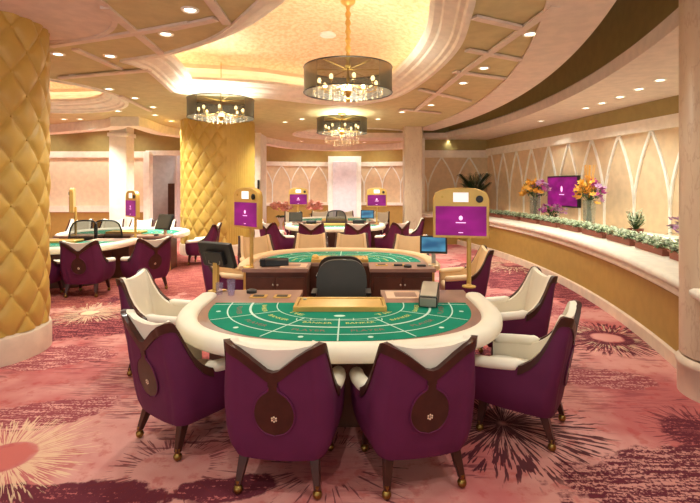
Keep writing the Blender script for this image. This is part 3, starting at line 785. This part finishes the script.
    for x in (-.60, -.84):
        mb = MB(); mb.box((x,.66,.776), (.17,.13,.01)); fr = mb.build('slot_frame', M['goldmetal'], r, bevel=.003)
        mb = MB(); mb.box((x,.66,.782), (.11,.075,.006)); mb.build('slot_opening', M['black'], fr)
    mb = MB(); mb.lathe([(.055,.772),(.055,.80),(.03,.812),(0,.812)], (-.95,.84,0), 18); mb.build('cup_holder', M['black'], r)
    mb = MB(); mb.box((.64,.72,.776), (.36,.32,.008)); pl = mb.build('inlay_plate', M['tan'], r, bevel=.002)
    mb = MB(); mb.box((.66,.72,.781), (.22,.18,.005)); mb.build('inlay_panel', M['deck'], pl)
    # base
    mb = MB(); mb.prism([(-.95,.5),(-.95,-.1),(-.6,-.42),(.6,-.42),(.95,-.1),(.95,.5)], 0, .73); mb.build('pedestal', M['woodfront'], r)
    for s_ in (-1, 1):
        mb = MB(); mb.box((s_*.87,.72,.365), (.86,.42,.72)); cb = mb.build('cabinet', M['woodfront'], r, bevel=.006)
        for q in (-1, 1):
            mb = MB(); mb.box((s_*.87+q*.205,.937,.35), (.38,.016,.60)); dr = mb.build('door', M['woodfront'], cb, bevel=.005)
            mb = MB(); mb.ball((s_*.87+q*.03,.955,.55), .014, 8, 6); mb.build('knob', M['silver'], dr)
        mb = MB(); mb.box((s_*1.29,.93,.365), (.03,.03,.72)); mb.build('corner_trim', M['goldmetal'], cb)
    return r
table0 = make_table(); TX, TY = -.09, 4.10
def table(x, y, rz, label):
    o = table0 if table.first else copy_tree(table0); table.first = False
    o.location = (x, y, 0); o.rotation_euler = (0,0,rz)
    if (x, y) == T2: recolour(o, ('padded_rail',), M['honey'])
    tag(o, label, 'gaming table', 'baccarat tables'); return o
table.first = True
T1 = (TX, TY); T2 = (-.15, 7.32); T3 = (-.42, 13.15); T4 = (-.5, 15.65); L1 = (-5.85, 9.1); L2 = (-5.35, 11.45)
table(*T1, 0, 'nearest green felt card table with padded white rail, in the foreground')
table(*T2, PI, 'green card table just behind the nearest one, its walnut cabinets facing the camera')
table(*T3, 0, 'far green card table in the centre, behind four tan chair backs')
table(*T4, PI, 'farthest green card table, in front of the white back pillar')
table(*L1, 0, 'left green card table behind the purple chair by the near gold column')
table(*L2, PI, 'far left green card table with dark monitor, in front of the white pillar')

# chairs round the nearest table
g1 = 'chairs round the nearest table'
chair_rear(-.444, 2.86, 96-12, 'purple and walnut armchair seen from behind, left of the two front centre', g1)
chair_rear(.464, 2.89, 90+13, 'purple and walnut armchair seen from behind, right of the two front centre', g1)
chair_rear(-1.39, 3.38, 90-37, 'purple armchair at the front left corner of the nearest table', g1)
chair_rear(-2.2, 4.92, 90-90, 'purple armchair with white front, farthest left at the nearest table', g1)
chair_rear(1.58, 3.56, 90+58, 'purple armchair at the front right corner of the nearest table', g1)
chair_rear(2.0, 5.05, 90+88, 'purple armchair with white front, farthest right at the nearest table', g1)
g2 = 'chairs round the second table'
chair(-1.62, 8.42, -62, 'tan fronted chair below the left magenta display at the second table', g2)
chair(-.75, 8.80, -88, 'tan fronted chair left of centre at the second table', g2)
chair(.03, 8.80, -90, 'tan fronted chair right of centre at the second table', g2)
chair(1.08, 8.55, -104, 'tan fronted chair beside the blue tablet at the second table', g2)
chair(-1.83, 7.15, 0, 'purple chair behind the black monitor, left end of the second table', g2)
chair(1.68, 7.0, 176, 'tan and purple chair below the big magenta display, right end of second table', g2)
g3 = 'chairs round the far centre table'
chair(-.95, 11.95, 88, 'purple chair back between the two middle tan chairs, left', g3)
chair(.18, 11.95, 92, 'purple chair back between the middle and right tan chairs', g3)
chair(-1.9, 12.25, 50, 'purple chair at the left front corner of the far centre table', g3)
chair(-2.2, 13.35, 5, 'purple chair with white front at the left end of the far centre table', g3)
chair(1.1, 12.25, 128, 'purple chair at the right front corner of the far centre table', g3)
chair(1.72, 13.4, 172, 'pale chair at the right end of the far centre table', g3)
g4 = 'chairs round the farthest table'
chair(-1.95, 16.6, -70, 'white fronted chair beside the coral flowers at the farthest table', g4)
chair(-1.1, 17.0, -88, 'white fronted chair left of the mesh chair at the farthest table', g4)
chair(-.2, 17.0, -91, 'white fronted chair right of the mesh chair at the farthest table', g4)
chair(1.0, 16.6, -115, 'white fronted chair under the right far magenta display', g4)
g5 = 'chairs round the left tables'
chair_rear(-4.58, 7.95, 95, 'purple chair back beside the near gold column at the left table', g5)
chair(-5.37, 8.05, 88, 'purple chair half hidden by the near gold column', g5)
chair_rear(-3.55, 8.42, 138, 'purple chair with teardrop inlay at the right corner of the left table', g5)
chair(-3.62, 11.45, 180, 'purple chair with white seat beside the second gold column', g5)
chair(-7.47, 12.7, -85, 'white fronted chair leftmost behind the far left table', g5)
chair(-6.65, 12.78, -90, 'white fronted chair before the white pillar at the far left table', g5)
chair(-5.83, 12.75, -92, 'white fronted chair right of the slim magenta display at the far left table', g5)
chair(-5.08, 12.42, -100, 'white fronted chair behind the grey monitor at the far left table', g5)

# ------------------------------------------------------------------ dealer chairs
def dealer_chair(x, y, face, label, mesh):
    r = empty('dealer_chair', (x, y, 0), R(face-90)); m = M['mesh'] if mesh else M['darkgrey']
    mb = MB(); rows = []
    for i in range(13):
        t = i/12; z = .52+(.62 if mesh else .475)*t; w_ = .305*(1-.10*t**3)*(.93+.07*sin(PI*t)); rows.append([])
        for j in range(13):
            q = j/6-1; e = 1-max(0, t-.82)/.18*.0
            zz = z-(.07*abs(q)**4 if t > .7 else 0)*((t-.7)/.3)
            rows[-1].append((q*w_, -.20+.07*q*q*0.8-.10*t**1.5, zz))
    if mesh:
        mb.grid(rows); bk = mb.build('mesh_back', m, r)
        fr = MB(); loop = [rows[i][0] for i in range(13)]+rows[-1][1:]+[rows[i][-1] for i in range(11, -1, -1)]+rows[0][1:-1][::-1]
        fr.tube(loop, .018, 8, True); fr.build('back_frame', M['black'], r)
    else:
        mb.grid(rows); mb.grid([[(p[0], p[1]-.07, p[2]) for p in rw] for rw in rows])
        ed = [rows[i][0] for i in range(13)]+rows[-1][1:]+[rows[i][-1] for i in range(11, -1, -1)]+rows[0][1:-1][::-1]
        mb.grid([ed+[ed[0]], [(p[0], p[1]-.07, p[2]) for p in ed+[ed[0]]]]); mb.build('backrest', m, r, bevel=.02, seg=3)
    mb = MB(); mb.box((0,.03,.50), (.52,.5,.09)); mb.build('seat', M['darkgrey'], r, bevel=.035, seg=3)
    mb = MB(); mb.tube([(0,-.15,.47), (0,-.30,.50), (0,-.30,.75)], .02, 8); mb.build('back_bracket', M['black'], r)
    mb = MB(); mb.tube([(0,0,.08), (0,0,.47)], .03, 10); mb.build('gas_column', M['black'], r)
    for k in range(5):
        t = 2*PI*k/5; mb = MB(); mb.tube([(0,0,.12), (.28*cos(t), .28*sin(t), .075)], [.025,.016], 8); l = mb.build('base_arm', M['black'], r)
        mb = MB(); mb.lathe([(.03,-.012),(.03,.012)], n=12); mb.xf(Matrix.Translation((.28*cos(t), .28*sin(t), .03)) @ Matrix.Rotation(t, 4, 'Z') @ Matrix.Rotation(PI/2, 4, 'X')); mb.build('caster', M['black'], l)
    for s_ in (-1, 1):
        mb = MB(); mb.tube([(s_*.26,0,.5), (s_*.31,.02,.56), (s_*.31,.02,.66)], .014, 8); mb.box((s_*.31,.02,.675), (.06,.26,.03)); mb.build('armrest', M['black'], r)
    return tag(r, label, 'office chair', 'dealer chairs')
dealer_chair(-.10, 5.42, -90, 'charcoal leather dealer chair behind the gold chip tray of the nearest table', False)
dealer_chair(-.42, 14.1, -90, 'black mesh dealer chair at the far centre table', True)
dealer_chair(-.12, 6.38, 90, 'dark dealer chair tucked into the second table, behind the charcoal one', False)
dealer_chair(-5.82, 10.0, -90, 'low wide black mesh dealer chair at the left table', True)
dealer_chair(-5.38, 10.58, 90, 'tall black mesh dealer chair right of another mesh chair, at the far left table', True)

# ------------------------------------------------------------------ display posts, monitors
def display_post(x, y, face, label, base_z=.7735, top=1.88, w=.61, h=.56, ox=0):
    r = empty('display_stand', (x, y, base_z), R(face+90))          # front looks along -y when face = -90
    hz = top-base_z
    mb = MB(); mb.lathe([(.075,0),(.075,.012),(.035,.02),(.028,.03)], n=24); mb.build('base_flange', M['goldmetal'], r)
    mb = MB(); mb.tube([(0,.05,.012), (0,.05,hz-h+.12)], .026, 14); mb.build('post', M['goldmetal'], r)
    pts = []
    for i in range(25):
        t = i/24; q = 2*t-1; pts.append((q*w/2, hz-.075*abs(q)**3.2-(.05 if abs(q) > .97 else 0)))
    pts = [(-w/2, hz-h)]+pts+[(w/2, hz-h)]
    mb = MB(); n = len(pts); vs = [(p[0], -.05, p[1]) for p in pts]+[(p[0], .03, p[1]) for p in pts]
    mb.add(vs, [tuple(range(n)), tuple(range(n, 2*n))[::-1]]+[(i, (i+1) % n, n+(i+1) % n, n+i) for i in range(n)]); hs = mb.build('housing', M['goldmetal'], r, bevel=.008)
    sw, sh, sz = w-.06, .325, hz-h+.03
    mb = MB(); mb.box((0,-.052,sz+sh/2), (sw,.008,sh)); sc_ = mb.build('screen', M['magscreen'], r)
    mb = MB(); mb.add([(.022*cos(j*PI/8), -.0575, sz+sh*.60+.026*sin(j*PI/8)) for j in range(16)], [tuple(range(16))])
    mb.box((0,-.0572,sz+sh*.44), (.11,.001,.010)); mb.box((0,-.0572,sz+sh*.10), (.05,.001,.008)); mb.build('screen_emblem', M['mark'], sc_)
    mb = MB(); mb.box((0,-.054,hz-.105), (.165,.01,.105)); mb.build('info_card', M['paper'], hs, bevel=.002)
    mb = MB(); mb.lathe([(.04,.0),(.04,.014),(.03,.018),(0,.012)], n=20); mb.xf(Matrix.Translation((w*.33,-.05,hz-.125)) @ Matrix.Rotation(PI/2, 4, 'X')); mb.build('camera_lens', M['black'], hs)
    mb = MB(); mb.lathe([(.014,0),(.014,.008),(0,.009)], n=12); mb.xf(Matrix.Translation((-w*.33,-.05,hz-.10)) @ Matrix.Rotation(PI/2, 4, 'X')); mb.build('lock', M['brass'], hs)
    hs.location.x = sc_.location.x = ox
    return tag(r, label, 'display', 'magenta display stands')
g = pz(469,287,.772); display_post(g.x, g.y, -90-13, 'nearest magenta display in arched gold housing, right corner of nearest table', ox=-.09)
display_post(-1.405, 6.46, -90-45, 'magenta display on gold post left of the second table, before the gold column')
display_post(-1.66, 15.0, -90+6, 'left of the two small far magenta displays', top=1.84)
display_post(.80, 13.98, -90-4, 'right of the two small far magenta displays', top=1.84)
p = pd(133,192,9.95); display_post(p.x, p.y, -90-45, 'slim angled magenta display in front of the white pillar', top=1.80)
p = pd(73,190,10.65); display_post(p.x, p.y, -154, 'gold display post seen edge on beside the near gold column', top=1.86)
def monitor(x, y, z, face, label, w, h, m, tilt, ph, pole=M['goldmetal'], back=True):
    r = empty('monitor', (x, y, z), R(face+90))
    mb = MB(); mb.box((0,0,.008), (.14,.14,.016)); mb.build('foot', pole, r, bevel=.004)
    mb = MB(); mb.box((0,.02,ph/2), (.06,.04,ph)); mb.build('post', pole, r, bevel=.004)
    X = Matrix.Translation((0,0,ph+h*.30)) @ Matrix.Rotation(-R(tilt), 4, 'X')
    mb = MB(); mb.box((0,0,0), (w,.05,h)); mb.box((0,.04,-.02), (w*.55,.05,h*.55)); mb.xf(X); cs = mb.build('casing', M['black'], r, bevel=.008)
    mb = MB(); mb.box((0,-.027,0), (w-.05,.006,h-.05)); mb.xf(X); mb.build('screen', m, r)
    mb = MB()
    for q in (-.08, .08): mb.tube([(q, .05, -.02), (q, .075, -h*.25), (0, .04, -h*.38)], .006, 6)
    mb.xf(X); mb.build('cable', M['grey'], cs)
    return tag(r, label, 'monitor', 'monitors on the tables')
monitor(-1.42, 5.0-.0, .7735, 60, 'black monitor seen from behind on a gold post at the nearest table', .46, .28, M['screenoff'], 20, .31)
p = pz(434,266,.772); monitor(p.x, 6.62, .7735, -100, 'blue glowing tablet beside the big magenta display', .38, .25, M['bluescreen'], 18, .22, M['silver'])
p = pd(160,210,10.6); monitor(-4.22, 10.62, .7735, -118, 'grey tilted monitor at the corner of the far left table', .46, .36, M['screenoff'], 22, .20, M['tan'])
monitor(-1.62, 13.95, .7735, -85, 'small black monitor before the coral flowers on the far centre table', .40, .28, M['screenoff'], 8, .12, M['silver'])
monitor(.52, 13.98, .7735, -95, 'small pale glowing tablet below the right far magenta display', .40, .26, M['bluescreen'], 14, .20, M['silver'])

# ------------------------------------------------------------------ things on the tables
r = empty('card_shoe', (.77, 4.52, .7795), R(-14))
mb = MB(); vs = [(x, y, z) for x in (-.085,.085) for y, z in ((-.21,0),(.21,0),(.21,.15),(.13,.155),(-.20,.09))]
mb.add(vs, [(0,1,2,3,4),(5,9,8,7,6),(0,5,6,1),(1,6,7,2),(2,7,8,3),(3,8,9,4),(4,9,5,0)]); mb.build('body', M['black'], r, bevel=.006)
mb = MB(); vs = [(x, y, z) for x in (-.075,.075) for y, z in ((.20,.158),(.13,.165),(-.18,.104),(-.18,.092),(.20,.146))]
mb.add(vs, [(0,1,2,3,4),(5,9,8,7,6),(0,5,6,1),(1,6,7,2),(2,7,8,3),(3,8,9,4),(4,9,5,0)]); mb.build('lid', M['silver'], r, bevel=.004)
mb = MB(); mb.box((0,-.213,.045), (.15,.02,.08)); ft = mb.build('front_plate', M['grey'], r, bevel=.006)
mb = MB(); mb.lathe([(.022,0),(.025,.008),(.0,.009)], n=16, ); mb.xf(Matrix.Translation((0,-.214,.035)) @ Matrix.Rotation(PI/2, 4, 'X')); mb.build('card_mouth', M['black'], ft)
tag(r, 'grey topped black card shoe on the right of the nearest green table', 'card shoe')
for i, (x, y, s_) in enumerate(((-1.36,4.86,1), (-1.26,4.95,1.15), (-1.22,4.80,.95))):
    mb = MB(); mb.lathe([(.0,.0),(.032*s_,0),(.036*s_,.02),(.04*s_,.12*s_),(.036*s_,.12*s_),(.032*s_,.015),(0,.012)], n=18)
    o = mb.build('drinking_glass', M['violetglass']); o.location = (x, y, .7740)
    tag(o, ['small clear violet glass nearest the white rail end', 'tallest clear violet glass beside the black monitor post', 'clear violet glass nearest the green felt on the deck'][i], 'glass', 'glasses on the left deck')
r = empty('card_shuffler', (-1.06, 6.62, .7745), R(8))
mb = MB(); vs = [(x, y, z) for x in (-.19,.19) for y, z in ((-.10,0),(.10,0),(.10,.05),(.0,.11),(-.08,.09))]; mb.add(vs, [(0,1,2,3,4),(5,9,8,7,6),(0,5,6,1),(1,6,7,2),(2,7,8,3),(3,8,9,4),(4,9,5,0)])
mb.build('body', M['black'], r, bevel=.012)
mb = MB(); mb.box((-.17,-.09,.06), (.08,.05,.10)); mb.build('side_module', M['black'], r, bevel=.008)
tag(r, 'black angular card device on the left deck of the second table', 'card device')
for i, (x, y) in enumerate(((.68,6.6), (1.0,6.55))):
    mb = MB(); mb.box((0,0,.012), (.12,.07,.024)); o = mb.build('card_holder', M['black'], bevel=.006); o.location = (x, y, .7735); tag(o, ['small black holder on the right deck of the second table, near the dealer', 'small black holder on the second table nearer the blue tablet'][i], 'card holder')
mb = MB(); mb.ball((0,0,.05), .055, 14, 9, (1,1,.9)); o = mb.build('table_bell', M['goldmetal']); o.location = (-.52, 7.0, .7795); tag(o, 'small pale gold dome on green felt left of the dark dealer chair', 'bell')
r = empty('card_shuffler', (.25, 13.9, .7745), 0)
mb = MB(); mb.box((0,0,.06), (.34,.22,.12)); mb.build('body', M['black'], r, bevel=.02)
mb = MB(); mb.box((0,0,.125), (.2,.12,.012)); mb.build('top_cover', M['grey'], r, bevel=.004); tag(r, 'black boxy card device on the right of the far centre table', 'card device')
r = empty('card_shuffler', (-1.15, 13.9, .7745), 0)
mb = MB(); mb.box((0,0,.05), (.30,.18,.10)); mb.build('body', M['black'], r, bevel=.03)
mb = MB(); mb.box((0,0,.105), (.16,.1,.012)); mb.build('top_cover', M['grey'], r, bevel=.004); tag(r, 'black low card device on the left of the far centre table', 'card device')

# ------------------------------------------------------------------ planting on the ledge
def leaf(mb, p, d, l, w, up=Vector((0,0,1)), droop=.3):
    d = d.normalized(); s_ = d.cross(up)
    s_ = s_.normalized() if s_.length > .01 else Vector((1,0,0)); n = s_.cross(d)
    a = p; b = p+d*l*.5+n*l*.06; c = p+d*l-Vector((0,0,1))*l*droop
    mb.add([a, b+s_*w/2, c, b-s_*w/2, b-n*w*.12], [(0,1,4), (1,2,4), (2,3,4), (3,0,4)], True)
def rnd(up=.3):
    t = random.uniform(0, 2*PI); z = random.uniform(-.2, 1)+up; return Vector((cos(t), sin(t), z)).normalized()
pb = MB(); pb.box((0,0,.05), (.26,.86,.10)); pb.box((.0,0,.095), (.29,.90,.02))
fm = MB()
for i in range(330): leaf(fm, Vector((random.uniform(-.16,.16), random.uniform(-.45,.45), random.uniform(.08,.19))), rnd(.2), random.uniform(.06,.10), random.uniform(.035,.06))
gm = MB()
for i in range(170): leaf(gm, Vector((random.uniform(-.15,.15), random.uniform(-.45,.45), random.uniform(.08,.15))), rnd(.1), random.uniform(.06,.10), random.uniform(.035,.06))
planter0 = None
for i in range(10):
    y = 5.35+1.03*i; a = math.asin((y-CY)/20.42); x = CX+20.42*cos(a)
    if planter0 is None:
        o = planter0 = empty('planter'); pb.build('box', M['terra'], o, bevel=.01); tag(fm.build('pale_foliage', M['paleleaf'], o), kind='stuff'); tag(gm.build('green_foliage', M['leaf'], o), kind='stuff')
    else: o = copy_tree(planter0)
    o.location = (x, y, 1.0); o.rotation_euler = (0,0,a)
    tag(o, 'terracotta planter box of variegated pale leaves in the row on the ledge', 'planter', 'planters along the ledge')
fl = MB()
for k in range(6):
    t = k*PI/3; leaf(fl, Vector((0,0,0)), Vector((cos(t), sin(t), .55)), .075, .05, droop=.05)
fl.ball((0,0,.012), .012, 8, 5)
FM = {k: None for k in ('orange','magenta','violet','coral')}
def blossom(kind, parent, loc, s_=1):
    if FM[kind] is None: FM[kind] = fl.build('blossom', M[kind], parent); o = FM[kind]
    else: o = FM[kind].copy(); C.objects.link(o)
    o.parent = parent; o.location = loc; o.rotation_euler = (random.uniform(-.9,.9), random.uniform(-.9,.9), random.uniform(0,6)); o.scale = (s_,)*3
def bouquet(x, y, z, s_, label, kinds, vase_h=.42, spread=.31, sticks=True):
    r = empty('flower_vase', (x, y, z))
    mb = MB(); mb.lathe([(0,0),(.11*s_,0),(.12*s_,.02),(.125*s_,vase_h),(.115*s_,vase_h),(.108*s_,.03),(0,.03)], n=24); mb.build('vase', M['glass'], r)
    mb = MB(); lf = MB()
    for i in range(26):
        t = random.uniform(0, 2*PI); q = random.uniform(.02,.09)*s_; e = random.uniform(.1, spread)*s_
        mb.tube([(q*cos(t+2), q*sin(t+2), .04), (.05*cos(t), .05*sin(t), vase_h), (e*cos(t), e*sin(t), vase_h+random.uniform(.1,.45)*s_)], .005, 5)
    for i in range(90): 
        t = random.uniform(0, 2*PI); e = random.uniform(.0, spread*.85)*s_; leaf(lf, Vector((e*cos(t), e*sin(t), vase_h+random.uniform(-.22 if e < .1 else 0,.22)*s_)), rnd(), .14*s_, .05*s_)
    mb.build('stems', M['leaf'], r); lf.build('foliage', M['leaf'], r)
    n = 54
    for i in range(n):
        t = 2*PI*((i*.618) % 1); e = math.sqrt((i+.5)/n)*spread*s_; h_ = vase_h+.12*s_+(spread*spread*s_*s_-e*e)**.5*.95+random.uniform(-.06,.08)
        a = cos(t)
        kind = kinds[0] if a < .1 or e < spread*.4*s_ else (kinds[1] if i % 3 else kinds[2])
        blossom(kind, r, (e*cos(t), e*sin(t), h_-random.uniform(0,.22)), random.uniform(1.0,1.6)*s_)
    if sticks:
        mb = MB()
        for i in range(12): mb.tube([(0,0,vase_h), (random.uniform(-.15,.15), random.uniform(-.1,.1), vase_h+.75*s_)], .006, 5)
        mb.build('twigs', M['orange'], r)
    return tag(r, label, 'vase of flowers', 'bouquets on the ledge')
p = pd(535,214,12.15); bouquet(p.x, p.y, 1.0, 1.05, 'glass vase of orange and mauve flowers, left of the wall screen', ('orange','violet','magenta'), .62, .31, False)
p = pd(589,222,10.0); bouquet(p.x, p.y, 1.0, 1.0, 'glass vase of yellow and magenta flowers overlapping the wall screen', ('orange','magenta','violet'), .60, .31)
def potted(x, y, z, label, kind):
    r = empty('potted_plant', (x, y, z))
    mb = MB(); mb.lathe([(0,0),(.09,0),(.12,.16),(.13,.17),(.11,.17),(.10,.14),(0,.14)], n=20); mb.build('pot', M['terra'], r)
    if kind == 'palm':
        st = MB(); lf = MB()
        for i in range(22):
            t = 2*PI*i/22*1.7; e = random.uniform(.2,.5); h_ = random.uniform(.8,1.28)
            a = Vector((0,0,.14)); b = Vector((e*.35*cos(t), e*.35*sin(t), h_*.75)); c = Vector((e*cos(t), e*sin(t), h_)); st.tube([a, b, c], .007, 5)
            d = (c-b)
            for k in range(9):
                q = b+d*(k/8); sd = Vector((-sin(t), cos(t), .1))
                for sg in (-1, 1): leaf(lf, q, d.normalized()*.6+sd*sg, .24, .075)
        st.build('stems', M['darkleaf'], r); lf.build('fronds', M['darkleaf'], r)
    elif kind == 'airy':
        st = MB(); lf = MB()
        for i in range(70):
            v = rnd(.5); q = v*random.uniform(.12,.30); q.x *= .6; q.y *= .6; q.z *= 1.35; q.z = abs(q.z)+.15; st.tube([(0,0,.14), q], .004, 4)
            for k in range(5): leaf(lf, q*random.uniform(.7,1.0)+Vector((0,0,.05)), rnd(), .06, .025)
        st.build('stems', M['leaf'], r); lf.build('leaves', M['paleleaf'], r)
    else:
        st = MB(); lf = MB()
        for i in range(13):
            v = rnd(.5); q = v*.27; q.z = abs(q.z)+.18; st.tube([(0,0,.14), (q.x*.5,q.y*.5,q.z), q], .005, 5)
            for k in range(5): blossom('violet' if i % 2 else 'magenta', r, q+Vector((random.uniform(-.08,.08), random.uniform(-.08,.08), random.uniform(-.08,.06))), .75)
        for i in range(40): leaf(lf, Vector((random.uniform(-.12,.12), random.uniform(-.12,.12), random.uniform(.1,.35))), rnd(), .18, .06)
        st.build('stems', M['leaf'], r); lf.build('leaves', M['leaf'], r)
    return tag(r, label, 'plant')
p = pd(477,205,15.0); potted(p.x, 15.35, 1.0, 'dark green palm behind the nearest magenta display, on the ledge corner', 'palm')
p = pd(631,230,8.0); potted(p.x+.08, 8.0, 1.0, 'airy pale green bush on the ledge between two wall arches', 'airy')
p = pd(681,245,6.1); potted(p.x+.19, 6.2, 1.0, 'pink orchid plant on the ledge beside the marble column', 'orchid')
p = pd(553,214,11.1); potted(p.x+.1, 11.4, 1.0, 'small pink flowering plant between the two glass vases', 'orchid')
# coral arrangements by the far table
def coral(x, y, z, label, s_=1.0):
    r = empty('flower_arrangement', (x, y, z))
    mb = MB(); mb.lathe([(0,0),(.14,0),(.17,.02),(.06,.08),(.05,.5),(.16,.72),(.15,.72),(0,.66)], n=18); mb.build('urn', M['white'], r)
    lf = MB()
    for i in range(40): leaf(lf, Vector((random.uniform(-.15,.15), random.uniform(-.15,.15), .72)), rnd(), .2, .06)
    lf.build('foliage', M['leaf'], r)
    for i in range(60): v = rnd(.1)*random.uniform(.2,.38)*s_; blossom('coral', r, (v.x, v.y, 1.0+v.z), 1.9)
    tag(r, label, 'flower arrangement', 'coral flower arrangements')
p = pd(314,205,18.6); coral(p.x, 18.6, 0.05-.05, 'round coral pink flower arrangement right of the left far display')
p = pd(281,209,17.5); coral(p.x, 17.5, 0, 'coral pink flowers behind the small black monitor, left of the far display')

# wall screen
r = empty('wall_screen')
a, b = V2(4.85,16.5), V2(6.65,2.5); d = (b-a).normalized(); nrm = V2(d.y, -d.x)*1.0
if nrm.x > 0: nrm = -nrm
def on_wall(px):
    k = (px-350)/F; y = (a.x+ -a.y*0 - (d.x/d.y)*a.y)/(k-d.x/d.y); return V2(k*y, y)
q0, q1 = on_wall(551), on_wall(582); cw = (q0+q1)/2+nrm*.06; L_ = (q1-q0).length
r.location = (cw.x, cw.y, 1.765); r.rotation_euler = (0, 0, math.atan2(d.y, d.x))
mb = MB(); mb.box((0,0,0), (L_,.09,.78)); mb.build('casing', M['black'], r, bevel=.01)
sg = 1 if (Matrix.Rotation(r.rotation_euler.z, 2) @ V2(0,1)).dot(nrm) > 0 else -1
mb = MB(); mb.box((0,sg*.047,0), (L_-.07,.006,.71)); s1 = mb.build('screen', M['magscreen'], r)
mb = MB(); mb.ball((-.0,sg*.051,.06), .06, 12, 8, (.8,.05,1.3)); mb.box((0,sg*.051,-.08), (.22,.002,.02)); mb.build('screen_emblem', M['mark'], s1)
tag(r, 'magenta wall screen in black frame between the two flower vases', 'screen')
